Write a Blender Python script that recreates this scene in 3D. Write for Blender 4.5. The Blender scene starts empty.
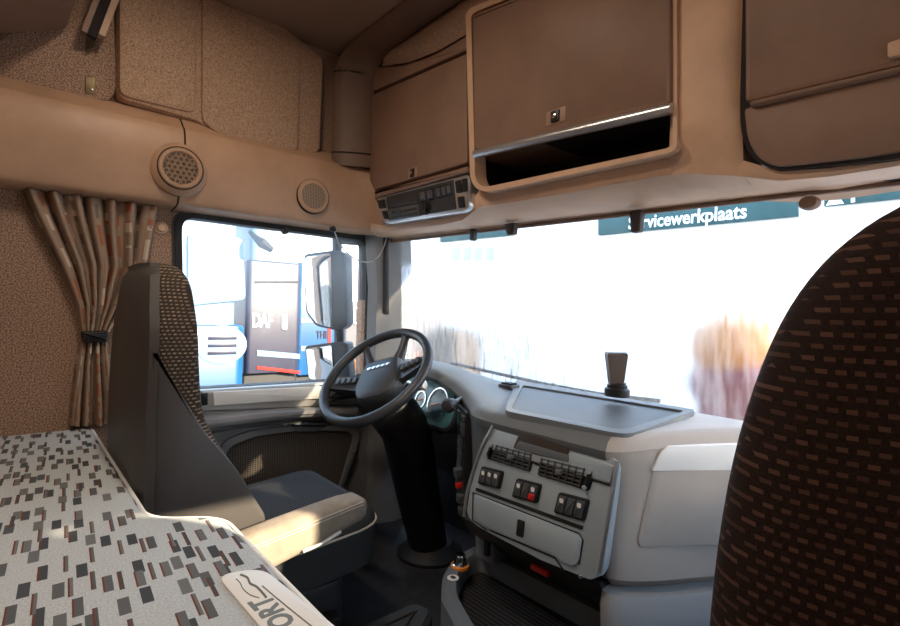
import bpy, bmesh, math, random
from mathutils import Vector as V, Matrix
random.seed(7)
S = bpy.context.scene
COL = S.collection
R = math.radians
sin, cos, pi = math.sin, math.cos, math.pi

# ---------------------------------------------------------------- camera
ZC = 0.95                       # camera height above the cab floor; all coordinates below are relative to it
TH, RHO, FPX = R(50), R(1.5), 520.0
FW = V((-sin(TH), cos(TH), 0)); R0 = V((cos(TH), sin(TH), 0)); U0 = V((0, 0, 1))
RT = R0 * cos(RHO) + U0 * sin(RHO)
UP = U0 * cos(RHO) - R0 * sin(RHO)
CAM = V((0.85, 0, 0))
cd = bpy.data.cameras.new('camera'); cam = bpy.data.objects.new('camera', cd); COL.objects.link(cam)
cam.matrix_world = Matrix(((RT.x, UP.x, -FW.x, CAM.x), (RT.y, UP.y, -FW.y, CAM.y), (RT.z, UP.z, -FW.z, ZC), (0, 0, 0, 1)))
cd.sensor_width = 36; cd.lens = 36 * FPX / 900; cd.clip_start = 0.02; cd.clip_end = 300
S.camera = cam

# ---------------------------------------------------------------- light
w = bpy.data.worlds.new('sky'); S.world = w; w.use_nodes = True
nt = w.node_tree; nt.nodes.clear()
o_ = nt.nodes.new('ShaderNodeOutputWorld'); b_ = nt.nodes.new('ShaderNodeBackground')
tc_ = nt.nodes.new('ShaderNodeTexCoord'); sx_ = nt.nodes.new('ShaderNodeSeparateXYZ'); cr_ = nt.nodes.new('ShaderNodeValToRGB')
nt.links.new(tc_.outputs['Generated'], sx_.inputs[0]); nt.links.new(sx_.outputs['Z'], cr_.inputs[0])
cr_.color_ramp.elements[0].position = 0.0; cr_.color_ramp.elements[0].color = (1.0, 0.97, 0.93, 1)
cr_.color_ramp.elements[1].position = 0.55; cr_.color_ramp.elements[1].color = (0.42, 0.66, 1.0, 1)
e_ = cr_.color_ramp.elements.new(0.16); e_.color = (0.86, 0.93, 1.0, 1)
nt.links.new(cr_.outputs[0], b_.inputs[0]); b_.inputs[1].default_value = 1.5
nt.links.new(b_.outputs[0], o_.inputs[0])
sd = bpy.data.lights.new('sun', 'SUN'); sun = bpy.data.objects.new('sun', sd); COL.objects.link(sun)
sd.energy = 6.0; sd.angle = R(0.8); sd.color = (1.0, 0.80, 0.56)
SUN_DIR = V((1.0, 0.42, 0.475)).normalized()
sun.rotation_euler = SUN_DIR.to_track_quat('Z', 'Y').to_euler(); sun.location = (6, 3, 6)
vs = S.view_settings
vs.view_transform = 'Standard'; vs.look = 'None'; vs.gamma = 1.0; vs.use_curve_mapping = False
vs.exposure = 1.7
S.cycles.use_denoising = True
S.cycles.max_bounces = 12; S.cycles.diffuse_bounces = 8; S.cycles.transparent_max_bounces = 12
S.cycles.sample_clamp_indirect = 8.0

# ---------------------------------------------------------------- pixel rays
def ray(u, v): return FW + RT * ((u - 450) / FPX) + UP * ((313 - v) / FPX)
def PX(u, v, x): d = ray(u, v); return CAM + d * ((x - CAM.x) / d.x)
def PY(u, v, y): d = ray(u, v); return CAM + d * ((y - CAM.y) / d.y)
def PZ(u, v, z): d = ray(u, v); return CAM + d * (z / d.z)

class Fr:
    "a plane with two axes; n points out of the surface"
    def __init__(s, o, ux, uy):
        s.o = V(o); s.ux = V(ux).normalized(); s.n = s.ux.cross(V(uy)).normalized(); s.uy = s.n.cross(s.ux)
    def P(s, a, b, c=0): return s.o + s.ux * a + s.uy * b + s.n * c
    def px(s, u, v, c=0):
        d = ray(u, v); o = s.o + s.n * c
        p = CAM + d * ((o - CAM).dot(s.n) / d.dot(s.n)) - s.o
        return (p.dot(s.ux), p.dot(s.uy))
    def pxs(s, pts, c=0): return [s.px(u, v, c) for u, v in pts]
    def at(s, a, b, c=0): return Fr(s.P(a, b, c), s.ux, s.uy)

# ---------------------------------------------------------------- mesh helpers
class G:
    def __init__(s): s.v = []; s.f = []; s.m = []
    def add(s, vs, fs, m=0):
        k = len(s.v); s.v += [V(p) for p in vs]
        for f in fs: s.f.append([i + k for i in f]); s.m.append(m)
        return s

def area2(p): return sum(p[i][0] * p[(i + 1) % len(p)][1] - p[(i + 1) % len(p)][0] * p[i][1] for i in range(len(p))) / 2

def rpoly(pts, r, k=5):
    n = len(pts); out = []
    for i in range(n):
        p = V(pts[i]); a = V(pts[i - 1]) - p; b = V(pts[(i + 1) % n]) - p
        ri = r[i] if isinstance(r, (list, tuple)) else r
        if ri <= 0: out.append(tuple(p)); continue
        ri = min(ri, a.length * .48, b.length * .48)
        a = p + a.normalized() * ri; b = p + b.normalized() * ri
        for j in range(k + 1):
            t = j / k; out.append(tuple(a * (1 - t) ** 2 + p * 2 * t * (1 - t) + b * t * t))
    return out

def inset(p, d):
    n = len(p); out = []
    for i in range(n):
        a, b, c = V(p[i - 1]), V(p[i]), V(p[(i + 1) % n])
        e1 = b - a; e2 = c - b
        if e1.length < 1e-7: e1 = e2
        if e2.length < 1e-7: e2 = e1
        e1 = e1.normalized(); e2 = e2.normalized()
        n1 = V((-e1.y, e1.x)); n2 = V((-e2.y, e2.x))
        out.append(tuple(b + (n1 + n2) * (d / max(.35, 1 + n1.dot(n2)))))
    return out

def loft(g, loops, cap=True, closed=True, m=0):
    n = len(loops[0]); vs = [p for l in loops for p in l]; fs = []
    for i in range(len(loops) - 1):
        for j in range(n if closed else n - 1):
            fs.append((i * n + j, i * n + (j + 1) % n, (i + 1) * n + (j + 1) % n, (i + 1) * n + j))
    if cap and closed:
        fs.append(tuple(range(n))[::-1]); fs.append(tuple(range((len(loops) - 1) * n, len(loops) * n)))
    return g.add(vs, fs, m)

def prism(g, fr, poly, c0, c1, bev=0, m=0):
    poly = [tuple(p) for p in poly]
    if area2(poly) < 0: poly = poly[::-1]
    L = [(poly, c0)]
    if bev > 0:
        L += [(poly, c1 - bev), (inset(poly, bev * .3), c1 - bev * .3), (inset(poly, bev), c1)]
    else: L += [(poly, c1)]
    return loft(g, [[fr.P(a, b, c) for a, b in p] for p, c in L], m=m)

def ring(g, fr, outer, inner, c0, c1, m=0):
    "frame between two outlines with the same count"
    if area2(outer) < 0: outer = outer[::-1]
    if area2(inner) < 0: inner = inner[::-1]
    L = [(outer, c0), (outer, c1), (inner, c1), (inner, c0)]
    lo = [[fr.P(a, b, c) for a, b in p] for p, c in L]
    return loft(g, lo + [lo[0]], cap=False, m=m)

def rect(a0, a1, b0, b1): return [(a0, b0), (a1, b0), (a1, b1), (a0, b1)]

WF = Fr((0, 0, 0), (1, 0, 0), (0, 1, 0))
def box(g, x0, x1, y0, y1, z0, z1, r=0, bev=0, m=0):
    p = rect(x0, x1, y0, y1)
    return prism(g, WF, rpoly(p, r) if r else p, z0, z1, bev, m)

def lathe(g, fr, prof, n=24, m=0, sy=1.0):
    return loft(g, [[fr.P(r * cos(2 * pi * j / n), sy * r * sin(2 * pi * j / n), c) for j in range(n)] for r, c in prof], m=m)

def tube(g, pts, r, n=10, closed=False, m=0, flat=1.0):
    pts = [V(p) for p in pts]; k = len(pts); loops = []
    t0 = (pts[1] - pts[0]).normalized()
    nn = t0.orthogonal().normalized()
    for i in range(k):
        if closed: t = (pts[(i + 1) % k] - pts[i - 1])
        else: t = pts[min(i + 1, k - 1)] - pts[max(i - 1, 0)]
        t.normalize(); nn = (nn - t * nn.dot(t)).normalized(); bb = t.cross(nn)
        ri = r[i] if isinstance(r, (list, tuple)) else r
        loops.append([pts[i] + nn * (ri * cos(2 * pi * j / n)) + bb * (ri * flat * sin(2 * pi * j / n)) for j in range(n)])
    if closed: loops.append(loops[0]); return loft(g, loops, cap=False, m=m)
    return loft(g, loops, m=m)

def spl(pts, k=6, closed=False):
    pts = [V(p) for p in pts]; n = len(pts); out = []
    for i in range(n if closed else n - 1):
        if closed: a, b, c, d = pts[i - 1], pts[i], pts[(i + 1) % n], pts[(i + 2) % n]
        else: a, b, c, d = pts[max(i - 1, 0)], pts[i], pts[i + 1], pts[min(i + 2, n - 1)]
        for j in range(k):
            t = j / k
            out.append(.5 * ((2 * b) + (c - a) * t + (2 * a - 5 * b + 4 * c - d) * t * t + (3 * b - a - 3 * c + d) * t ** 3))
    if not closed: out.append(pts[-1])
    return out

def lerp(a, b, t): return a + (b - a) * t

# ---------------------------------------------------------------- objects
WL = {}
def tag(o, label=None, cat=None, group=None, kind=None):
    if label: o['label'] = label
    if cat: o['category'] = cat
    if group: o['group'] = group
    if kind: o['kind'] = kind
    return o

def link(o, parent, loc):
    COL.objects.link(o); o.location = loc; WL[o] = V(loc)
    if parent is not None:
        o.parent = parent; o.matrix_parent_inverse = Matrix.Translation(-WL[parent])
    return o

def obj(name, g, mat, parent=None, label=None, cat=None, group=None, kind=None, smooth=38):
    pts = [p + V((0, 0, ZC)) for p in g.v]
    lo = V((min(p.x for p in pts), min(p.y for p in pts), min(p.z for p in pts)))
    hi = V((max(p.x for p in pts), max(p.y for p in pts), max(p.z for p in pts)))
    c = V(((lo.x + hi.x) / 2, (lo.y + hi.y) / 2, lo.z))
    me = bpy.data.meshes.new(name)
    me.from_pydata([tuple(p - c) for p in pts], [], g.f)
    mats = mat if isinstance(mat, (list, tuple)) else [mat]
    for m in mats: me.materials.append(M[m])
    for p, i in zip(me.polygons, g.m): p.material_index = i
    bm = bmesh.new(); bm.from_mesh(me)
    bmesh.ops.remove_doubles(bm, verts=bm.verts, dist=1e-6)
    bmesh.ops.recalc_face_normals(bm, faces=bm.faces)
    bm.to_mesh(me); bm.free()
    if smooth:
        me.shade_smooth(); me.set_sharp_from_angle(angle=R(smooth))
    o = bpy.data.objects.new(name, me)
    link(o, parent, c)
    return tag(o, label, cat, group, kind)

def thing(name, loc, label, cat, group=None, kind=None):
    o = bpy.data.objects.new(name, None); o.empty_display_size = .1
    link(o, None, V(loc) + V((0, 0, ZC)))
    return tag(o, label, cat, group, kind)

def pan(name, fr, pts, c0, c1, mat, parent, r=0.0, bev=0.0, px=True, **k):
    "panel: outline (pixels seen on the plane at height c1, or local units) extruded from c0 to c1"
    p = fr.pxs(pts, c1) if px else pts
    if r: p = rpoly(p, r)
    g = G(); prism(g, fr, p, c0, c1, bev)
    return obj(name, g, mat, parent, **k)

def text_geo(g, body, fr, size, width=None, depth=.004, bold=0.0, m=0, c0=0.0):
    "lettering centred on the frame's origin, from Blender's built-in font"
    cu = bpy.data.curves.new('lettering', 'FONT'); cu.body = body; cu.size = size; cu.extrude = depth / 2
    cu.align_x = 'CENTER'; cu.align_y = 'CENTER'; cu.offset = bold
    cu.resolution_u = 3
    t = bpy.data.objects.new('lettering', cu); COL.objects.link(t)
    dg = bpy.context.evaluated_depsgraph_get()
    me = bpy.data.meshes.new_from_object(t.evaluated_get(dg))
    xs = [v.co.x for v in me.vertices]; s = 1.0
    if width and xs: s = width / (max(xs) - min(xs))
    g.add([fr.P(v.co.x * s, v.co.y, v.co.z + depth / 2 + c0) for v in me.vertices], [tuple(p.vertices) for p in me.polygons], m)
    bpy.data.objects.remove(t); bpy.data.curves.remove(cu); bpy.data.meshes.remove(me)
    return g

# ---------------------------------------------------------------- materials
M = {}
class NT:
    def __init__(s, name):
        s.mat = bpy.data.materials.new(name); s.mat.use_nodes = True; s.t = s.mat.node_tree; s.t.nodes.clear()
        s.out = s.t.nodes.new('ShaderNodeOutputMaterial'); M[name] = s.mat
        s._c = None
    def n(s, typ, ins=None, **kw):
        nd = s.t.nodes.new(typ)
        for k, v in kw.items(): setattr(nd, k, v)
        for k, v in (ins or {}).items(): s.set(nd.inputs[k], v)
        return nd
    def set(s, inp, v):
        if isinstance(v, bpy.types.NodeSocket): s.t.links.new(v, inp)
        elif isinstance(v, bpy.types.Node): s.t.links.new(v.outputs[0], inp)
        else:
            if inp.type == 'RGBA' and len(v) == 3: v = (*v, 1)
            inp.default_value = v
    def m(s, op, a, b=0.0, c=None, clamp=False):
        nd = s.n('ShaderNodeMath', operation=op, use_clamp=clamp); s.set(nd.inputs[0], a); s.set(nd.inputs[1], b)
        if c is not None: s.set(nd.inputs[2], c)
        return nd.outputs[0]
    def coord(s):
        "position in the scene's own space (metres)"
        if s._c is None: s._c = s.n('ShaderNodeNewGeometry').outputs['Position']
        return s._c
    def xyz(s):
        nd = s.n('ShaderNodeSeparateXYZ', {0: s.coord()}); return nd.outputs
    def noise(s, scale, detail=2.0, rough=.5, vec=None):
        return s.n('ShaderNodeTexNoise', {'Vector': vec if vec is not None else s.coord(), 'Scale': scale, 'Detail': detail, 'Roughness': rough}).outputs['Fac']
    def ramp(s, fac, stops):
        nd = s.n('ShaderNodeValToRGB', {0: fac}); r = nd.color_ramp
        while len(r.elements) < len(stops): r.elements.new(.5)
        for e, (p, c) in zip(r.elements, stops): e.position = p; e.color = (*c, 1)
        return nd.outputs[0]
    def mix(s, f, a, b):
        nd = s.n('ShaderNodeMix', data_type='RGBA'); s.set(nd.inputs[0], f); s.set(nd.inputs[6], a); s.set(nd.inputs[7], b)
        return nd.outputs[2]
    def bump(s, h, strength, dist=.002):
        return s.n('ShaderNodeBump', {'Height': h, 'Strength': strength, 'Distance': dist}).outputs[0]
    def bsdf(s, col, rough=.5, metal=0.0, normal=None, spec=.5, **kw):
        p = s.n('ShaderNodeBsdfPrincipled', {'Base Color': col, 'Roughness': rough, 'Metallic': metal, 'Specular IOR Level': spec})
        for k, v in kw.items(): s.set(p.inputs[k], v)
        if normal is not None: s.set(p.inputs['Normal'], normal)
        s.t.links.new(p.outputs[0], s.out.inputs[0]); return p
    def cell(s, a, b, pa, pb):
        "a, b -> cell ids and positions inside the cell"
        a = s.m('DIVIDE', a, pa); b = s.m('DIVIDE', b, pb)
        ia = s.m('FLOOR', a); ib = s.m('FLOOR', b)
        return ia, ib, s.m('SUBTRACT', a, ia), s.m('SUBTRACT', b, ib)
    def rnd(s, ia, ib, k=0.0):
        v = s.n('ShaderNodeCombineXYZ', {0: ia, 1: ib, 2: k}); return s.n('ShaderNodeTexWhiteNoise', {'Vector': v}, noise_dimensions='3D').outputs['Value']
    def inside(s, x, lo, hi):
        return s.m('MULTIPLY', s.m('GREATER_THAN', x, lo), s.m('LESS_THAN', x, hi))

def plain(name, col, rough=.5, metal=0.0, grain=0.0, gscale=900, vary=.12, vscale=6, spec=.4):
    t = NT(name)
    v = t.noise(vscale, 4, .6)
    c2 = tuple(max(0, c * (1 - vary)) for c in col); c3 = tuple(c * (1 + vary) for c in col)
    c = t.ramp(v, [(.3, c2), (.7, c3)])
    nrm = t.bump(t.noise(gscale, 2), grain, .0008) if grain else None
    t.bsdf(c, rough, metal, nrm, spec); return t

plain('beige_plastic', (.58, .37, .24), .5, grain=.25, spec=.3)
plain('brown_plastic', (.228, .136, .092), .52, grain=.25, spec=.3)
plain('hoop_plastic', (.15, .088, .060), .5, grain=.25, spec=.3)
plain('rail_plastic', (.44, .268, .168), .45, grain=.2, spec=.35)
plain('grey_panel', (.42, .50, .56), .38, .25, grain=.05, vary=.06)
plain('dash_grey', (.135, .152, .168), .55, grain=.35, gscale=700, vary=.08)
plain('pad_grey', (.42, .385, .355), .6, grain=.35, gscale=700, vary=.06)
plain('pad_light', (.38, .39, .40), .55, grain=.25, vary=.05)
plain('silver_trim', (.62, .63, .64), .28, .85, vary=.05)
plain('door_grey', (.22, .222, .228), .55, grain=.35, vary=.1)
plain('door_sill', (.46, .46, .45), .42, .3, vary=.06)
plain('sill_pad', (.70, .70, .68), .4, vary=.04)
plain('black_plastic', (.012, .012, .013), .42, grain=.1)
plain('charcoal_plastic', (.035, .035, .038), .48, grain=.25)
plain('switch_grey', (.075, .08, .088), .4)
plain('rubber_black', (.010, .010, .011), .6)
plain('floor_rubber', (.022, .021, .022), .7, grain=.5, gscale=250, vary=.4, vscale=22)
plain('tunnel_carpet', (.05, .06, .07), .85, grain=.8, gscale=500, vary=.25)
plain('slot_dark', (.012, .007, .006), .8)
plain('leather_dark', (.055, .050, .048), .48, grain=.5, gscale=420, vary=.1)
plain('suede_tan', (.30, .255, .205), .85, grain=.3, gscale=500, vary=.22, vscale=14)
plain('seat_plain', (.040, .041, .044), .7, grain=.5, gscale=600, vary=.12)
plain('wheel_rubber', (.042, .046, .052), .36, grain=.1)
plain('wheel_hub', (.044, .049, .056), .45, grain=.15)
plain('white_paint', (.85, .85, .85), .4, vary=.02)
plain('white_print', (.82, .82, .80), .5, vary=.02)
plain('grey_print', (.17, .20, .20), .6, vary=.05)
plain('red_plastic', (.65, .02, .012), .35, vary=.05)
plain('orange_plastic', (.95, .30, .03), .35, vary=.05)
plain('brass_plate', (.22, .16, .085), .4, .5, vary=.1)
plain('brown_device', (.05, .036, .032), .5, vary=.1)
plain('chrome', (.75, .76, .78), .15, 1.0, vary=.03)
plain('truck_blue', (.0008, .065, .19), .3, vary=.08, vscale=2)
plain('truck_dark', (.016, .017, .040), .4, vary=.1, vscale=2)
plain('truck_pale', (.15, .25, .34), .45, vary=.1, vscale=3)
plain('teal_sign', (.004, .060, .066), .5, vary=.15, vscale=2)
plain('facade_white', (.80, .80, .78), .7, vary=.05)
plain('facade_grey', (.09, .09, .10), .6, vary=.1)
plain('asphalt', (.30, .30, .30), .9, grain=.4, gscale=40, vary=.12, vscale=1)
plain('red_paint', (.12, .004, .005), .35, vary=.1, vscale=3)
plain('orange_paint', (.32, .10, .001), .4, vary=.1, vscale=3)
plain('hedge_brown', (.07, .05, .032), .9, vary=.5, vscale=5)
plain('stitch', (.55, .50, .44), .7)
plain('plate_brown', (.30, .185, .125), .5, vary=.06)
plain('headliner', (.20, .137, .098), .95, grain=.6, gscale=350, vary=.25, vscale=220)

# speckled woven wall cloth
def cloth(name, a, b, sc=230):
    t = NT(name); n = t.noise(sc, 2, .6)
    c = t.ramp(n, [(.36, a), (.62, b)])
    t.bsdf(c, .95, 0, t.bump(n, .5, .002), .15)
cloth('wall_cloth', (.14, .085, .060), (.46, .30, .21))
cloth('panel_cloth', (.27, .17, .11), (.56, .37, .245), 260)
cloth('roof_cloth', (.20, .132, .092), (.40, .265, .185), 260)

t = NT('mirror_glass'); t.bsdf((.9, .92, .93), .02, 1.0)
t = NT('screen'); t.bsdf((.02, .05, .055), .12, 0)

# seat weave: rows of small pale dashes on brown-black
def weave(name, pr, pl, dark, light):
    t = NT(name); x, y, z = t.xyz()
    s = t.m('ADD', t.m('ADD', x, y), t.m('MULTIPLY', t.noise(9, 1), .012))
    zz = t.m('ADD', z, t.m('MULTIPLY', t.noise(6, 1), .008))
    row = t.m('DIVIDE', zz, pr); ir = t.m('FLOOR', row); fr_ = t.m('SUBTRACT', row, ir)
    l = t.m('ADD', t.m('DIVIDE', s, pl), t.m('MULTIPLY', ir, .5)); il = t.m('FLOOR', l); fl = t.m('SUBTRACT', l, il)
    mask = t.m('MULTIPLY', t.inside(fr_, .28, .66), t.inside(fl, .12, .70))
    r = t.rnd(il, ir)
    c = t.mix(t.m('MULTIPLY', mask, t.m('ADD', t.m('MULTIPLY', r, .6), .4)), t.ramp(t.noise(400), [(.3, dark), (.7, tuple(k * 2 for k in dark))]), light)
    t.bsdf(c, .9, 0, t.bump(mask, .5, .0015), .15)
weave('seat_weave', .0085, .0108, (.026, .018, .013), (.27, .21, .155))
weave('seat_weave_brown', .0098, .0120, (.011, .0055, .0042), (.088, .045, .031))

# ribbed knit
def ribs(name, dark, light, p, axis='D'):
    t = NT(name); x, y, z = t.xyz()
    s = t.m('ADD', x, t.m('MULTIPLY', y, .35)) if axis == 'D' else (t.m('ADD', t.m('MULTIPLY', z, 1.6), y) if axis == 'Z' else y)
    q = t.m('FRACT', t.m('DIVIDE', s, p))
    h = t.m('ABSOLUTE', t.m('SUBTRACT', q, .5))
    c = t.ramp(h, [(.12, dark), (.4, light)])
    t.bsdf(c, .85, 0, t.bump(h, .7, .002), .2)
ribs('seat_ribs', (.015, .016, .018), (.085, .09, .098), .012)
ribs('mat_ribs', (.008, .008, .009), (.035, .035, .037), .014, 'Y')

def netting(name, p, dark, light):
    t = NT(name); x, y, z = t.xyz()
    ia, ib, a, b = t.cell(y, z, p, p * .8)
    a = t.m('SUBTRACT', a, .5); b = t.m('SUBTRACT', b, .5)
    d = t.m('SQRT', t.m('ADD', t.m('MULTIPLY', a, a), t.m('MULTIPLY', b, b)))
    c = t.ramp(d, [(.28, dark), (.42, light)])
    t.bsdf(c, .7, 0, t.bump(d, .6, .002), .3)
netting('door_net', .0095, (.016, .014, .012), (.125, .105, .09))
plain('pillar_grey', (.20, .205, .21), .5, grain=.2, vary=.06)
netting('speaker_mesh', .007, (.10, .065, .045), (.36, .26, .19))

# hexagonal speaker grille ground
t = NT('grille_back'); t.bsdf((.11, .085, .062), .8)

# bunk cover: pale cloth printed with staggered grey blocks, each with a rust-brown edge
t = NT('bunk_print'); x, y, z = t.xyz()
base = t.ramp(t.noise(320, 2), [(.3, (.37, .395, .405)), (.7, (.52, .55, .56))])
col = base
for k, (pa, pb, ox, oy, thr, lx, ly, edge) in enumerate([(.122, .035, 0, 0, .90, .38, .40, 0), (.122, .035, .061, .0125, .75, .42, .36, 1), (.122, .035, .090, .025, .78, .50, .18, 1)]):
    ia, ib, a, b = t.cell(t.m('ADD', x, ox), t.m('ADD', t.m('ADD', y, oy), t.m('MULTIPLY', x, .06)), pa, pb)
    r1 = t.rnd(ia, ib, k + .1); r2 = t.rnd(ia, ib, k + 5.3); r3 = t.rnd(ia, ib, k + 9.7)
    on = t.m('LESS_THAN', r1, thr)
    ca = t.m('MULTIPLY', r2, .5); cb = t.m('ADD', .08, t.m('MULTIPLY', r3, .45))
    ma = t.m('MULTIPLY', t.m('GREATER_THAN', a, ca), t.m('LESS_THAN', a, t.m('ADD', ca, lx)))
    mb = t.m('MULTIPLY', t.m('GREATER_THAN', b, cb), t.m('LESS_THAN', b, t.m('ADD', cb, ly)))
    ga = t.m('MULTIPLY', t.m('MULTIPLY', ma, mb), on)
    grey = t.ramp(r3, [(.2, (.060, .066, .072)), (.8, (.15, .155, .155))])
    col = t.mix(ga, col, grey)
    if edge:
        rb = t.m('MULTIPLY', t.m('GREATER_THAN', b, cb), t.m('LESS_THAN', b, t.m('ADD', cb, .07)))
        col = t.mix(t.m('MULTIPLY', t.m('MULTIPLY', ma, rb), on), col, (.14, .050, .028))
t.bsdf(col, .95, 0, t.bump(t.noise(500), .4, .001), .1)

# curtain cloth: taupe with narrow grey and rust stripes broken into blocks
t = NT('curtain_print'); uvn = t.n('ShaderNodeUVMap'); sp = t.n('ShaderNodeSeparateXYZ', {0: uvn.outputs[0]})
ia, ib, a, b = t.cell(sp.outputs[0], sp.outputs[1], .080, .17)
r1 = t.rnd(ia, ib, .2); r2 = t.rnd(ia, 0.0, 4.4)
b2 = t.m('FRACT', t.m('ADD', b, r2))
base = t.ramp(t.noise(500), [(.3, (.25, .175, .125)), (.7, (.33, .235, .17))])
mk = t.m('MULTIPLY', t.inside(a, .25, .62), t.inside(b2, .15, .75))
c = t.mix(t.m('MULTIPLY', mk, t.m('LESS_THAN', r1, .36)), base, (.30, .115, .062))
c = t.mix(t.m('MULTIPLY', mk, t.inside(r1, .5, .75)), c, (.16, .13, .11))
c = t.mix(t.m('MULTIPLY', mk, t.m('GREATER_THAN', r1, .8)), c, (.50, .40, .31))
t.bsdf(c, .95, 0, None, .1)

# glass: clear pane, misted by condensation
def misted(name, kind):
    t = NT(name); x, y, z = t.xyz()
    zr = t.m('SUBTRACT', z, ZC)
    tr = t.n('ShaderNodeBsdfTransparent', {0: (.97, .985, .985)})
    gl = t.n('ShaderNodeBsdfGlossy', {0: (1, 1, 1), 1: .03})
    tl = t.n('ShaderNodeBsdfTranslucent', {0: (.93, .95, .97)})
    v = t.n('ShaderNodeCombineXYZ', {0: t.m('MULTIPLY', x, 1.0), 1: t.m('MULTIPLY', y, 1.0), 2: t.m('MULTIPLY', z, .10)})
    streak = t.noise(55, 3, .6, v.outputs[0])
    blot = t.noise(5, 3, .5)
    if kind == 'screen':
        band = t.n('ShaderNodeMapRange', {0: zr, 1: .225, 2: .195, 3: .04, 4: 1.0}).outputs[0]
        low = t.n('ShaderNodeMapRange', {0: zr, 1: .10, 2: -.03, 3: 1.0, 4: .16}).outputs[0]
        f = t.m('MULTIPLY', t.m('ADD', t.m('MULTIPLY', blot, .25), .35), low)
        f = t.m('MULTIPLY', f, t.m('ADD', .45, t.m('MULTIPLY', t.n('ShaderNodeMapRange', {0: streak, 1: .40, 2: .60}).outputs[0], 1.3)))
        f = t.m('MULTIPLY', t.m('MULTIPLY', f, .55), band, clamp=True)
    else:
        back = t.n('ShaderNodeMapRange', {0: y, 1: .95, 2: .50, 3: .0, 4: .10}).outputs[0]
        top = t.n('ShaderNodeMapRange', {0: zr, 1: -.10, 2: .16, 3: .0, 4: 1.0}).outputs[0]
        f = t.m('MULTIPLY', t.m('ADD', t.m('MULTIPLY', blot, .16), t.m('ADD', back, -.03)), top, clamp=True)
        f = t.m('ADD', f, t.m('MULTIPLY', t.m('GREATER_THAN', streak, .62), .025), clamp=True)
    thru = tr.outputs[0]
    if kind == 'screen':      # beaded condensation blurs what stands behind the lower glass
        drip = t.m('MULTIPLY', t.n('ShaderNodeMapRange', {0: t.noise(90, 3, .6, v.outputs[0]), 1: .56, 2: .66}).outputs[0], t.m('MULTIPLY', t.n('ShaderNodeMapRange', {0: zr, 1: .02, 2: -.10}).outputs[0], t.n('ShaderNodeMapRange', {0: x, 1: -.55, 2: -.25, 3: 1.0, 4: .18}).outputs[0]))
        rf = t.n('ShaderNodeBsdfRefraction', {'Color': t.mix(drip, (.96, .97, .98), (.52, .50, .46)), 'Roughness': .24, 'IOR': 1.13})
        wet = t.n('ShaderNodeMapRange', {0: zr, 1: .14, 2: .04, 3: 0.0, 4: .92}).outputs[0]
        thru = t.n('ShaderNodeMixShader', {0: wet, 1: tr.outputs[0], 2: rf.outputs[0]}).outputs[0]
    mx = t.n('ShaderNodeMixShader', {0: f, 1: thru, 2: tl.outputs[0]})
    fz = t.n('ShaderNodeFresnel', {0: 1.25})
    m2 = t.n('ShaderNodeMixShader', {0: t.m('MULTIPLY', fz.outputs[0], .5), 1: mx.outputs[0], 2: gl.outputs[0]})
    t.t.links.new(m2.outputs[0], t.out.inputs[0])
misted('windscreen_glass', 'screen')
misted('side_glass', 'side')
t = NT('clear_lens'); tr = t.n('ShaderNodeBsdfTransparent', {0: (.75, .95, 1)}); gl = t.n('ShaderNodeBsdfGlossy', {0: (1, 1, 1), 1: .05})
mx = t.n('ShaderNodeMixShader', {0: .16, 1: tr.outputs[0], 2: gl.outputs[0]}); t.t.links.new(mx.outputs[0], t.out.inputs[0])

# instrument face: dark blue-green dial card
t = NT('dial_card'); t.bsdf(t.ramp(t.noise(14, 2), [(.35, (.06, .25, .30)), (.7, (.30, .52, .56))]), .3)

t = NT('fill_lamp_lens'); e = t.n('ShaderNodeEmission', {0: (1.0, .80, .60), 1: 3.0}); t.t.links.new(e.outputs[0], t.out.inputs[0])  # glowing face of the added fill lamps

# ================================================================ THE CAB SHELL
XL = -1.20
def FL(x): return Fr((x, 0, 0), (0, 1, 0), (0, 0, 1))      # faces into the cab (+x)
def FF(y): return Fr((0, y, 0), (1, 0, 0), (0, 0, 1))      # faces back (-y)
def struct(name, g, mat, parent=None, **k): return obj(name, g, mat, parent, kind=None if parent else 'structure', **k)
ZF, ZR = -.95, 1.10
g = G(); box(g, -1.27, 1.27, -.56, 1.60, ZF - .05, ZF); struct('floor', g, 'floor_rubber')
g = G(); box(g, -1.27, 1.27, -.56, 1.60, ZR, ZR + .05); ceiling = struct('ceiling', g, 'roof_cloth')
g = G(); box(g, -1.27, 1.27, -.62, -.56, ZF - .05, ZR + .05); struct('wall_back', g, 'wall_cloth')

wl = FL(XL)
hole = [(181, 217), (365, 241), (365, 378), (184, 389)]
hp = wl.pxs(hole)
wy0, wy1 = hp[0][0], hp[1][0]
wz1 = (hp[0][1] + hp[1][1]) / 2; wz0 = (hp[2][1] + hp[3][1]) / 2
print('side window', wy0, wy1, wz0, wz1)
DY0, DY1 = wy0 - .04, wy1 + .03                     # door edges
g = G()
box(g, -1.27, XL, -.56, DY0, ZF, ZR); box(g, -1.27, XL, DY0, wy0 - .008, wz0 - .03, wz1 + .02)
box(g, -1.27, XL, wy1 + .008, DY1, wz0 - .03, wz1 + .02)
box(g, -1.27, XL, DY0, DY1, wz1 + .02, ZR)
box(g, -1.27, XL, DY1, 1.40, ZF, ZR)
wall_left = struct('wall_left', g, 'wall_cloth')
g = G()
box(g, 1.20, 1.27, -.56, DY0, ZF, ZR); box(g, 1.20, 1.27, DY0, .68, wz0 - .02, wz1 + .02); box(g, 1.20, 1.27, DY0, DY1, wz1 + .02, ZR); box(g, 1.20, 1.27, DY1, 1.40, ZF, ZR)  # second box: unseen strip over the window's rear, added to keep sun off bunk
struct('wall_right', g, 'wall_cloth')
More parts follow.
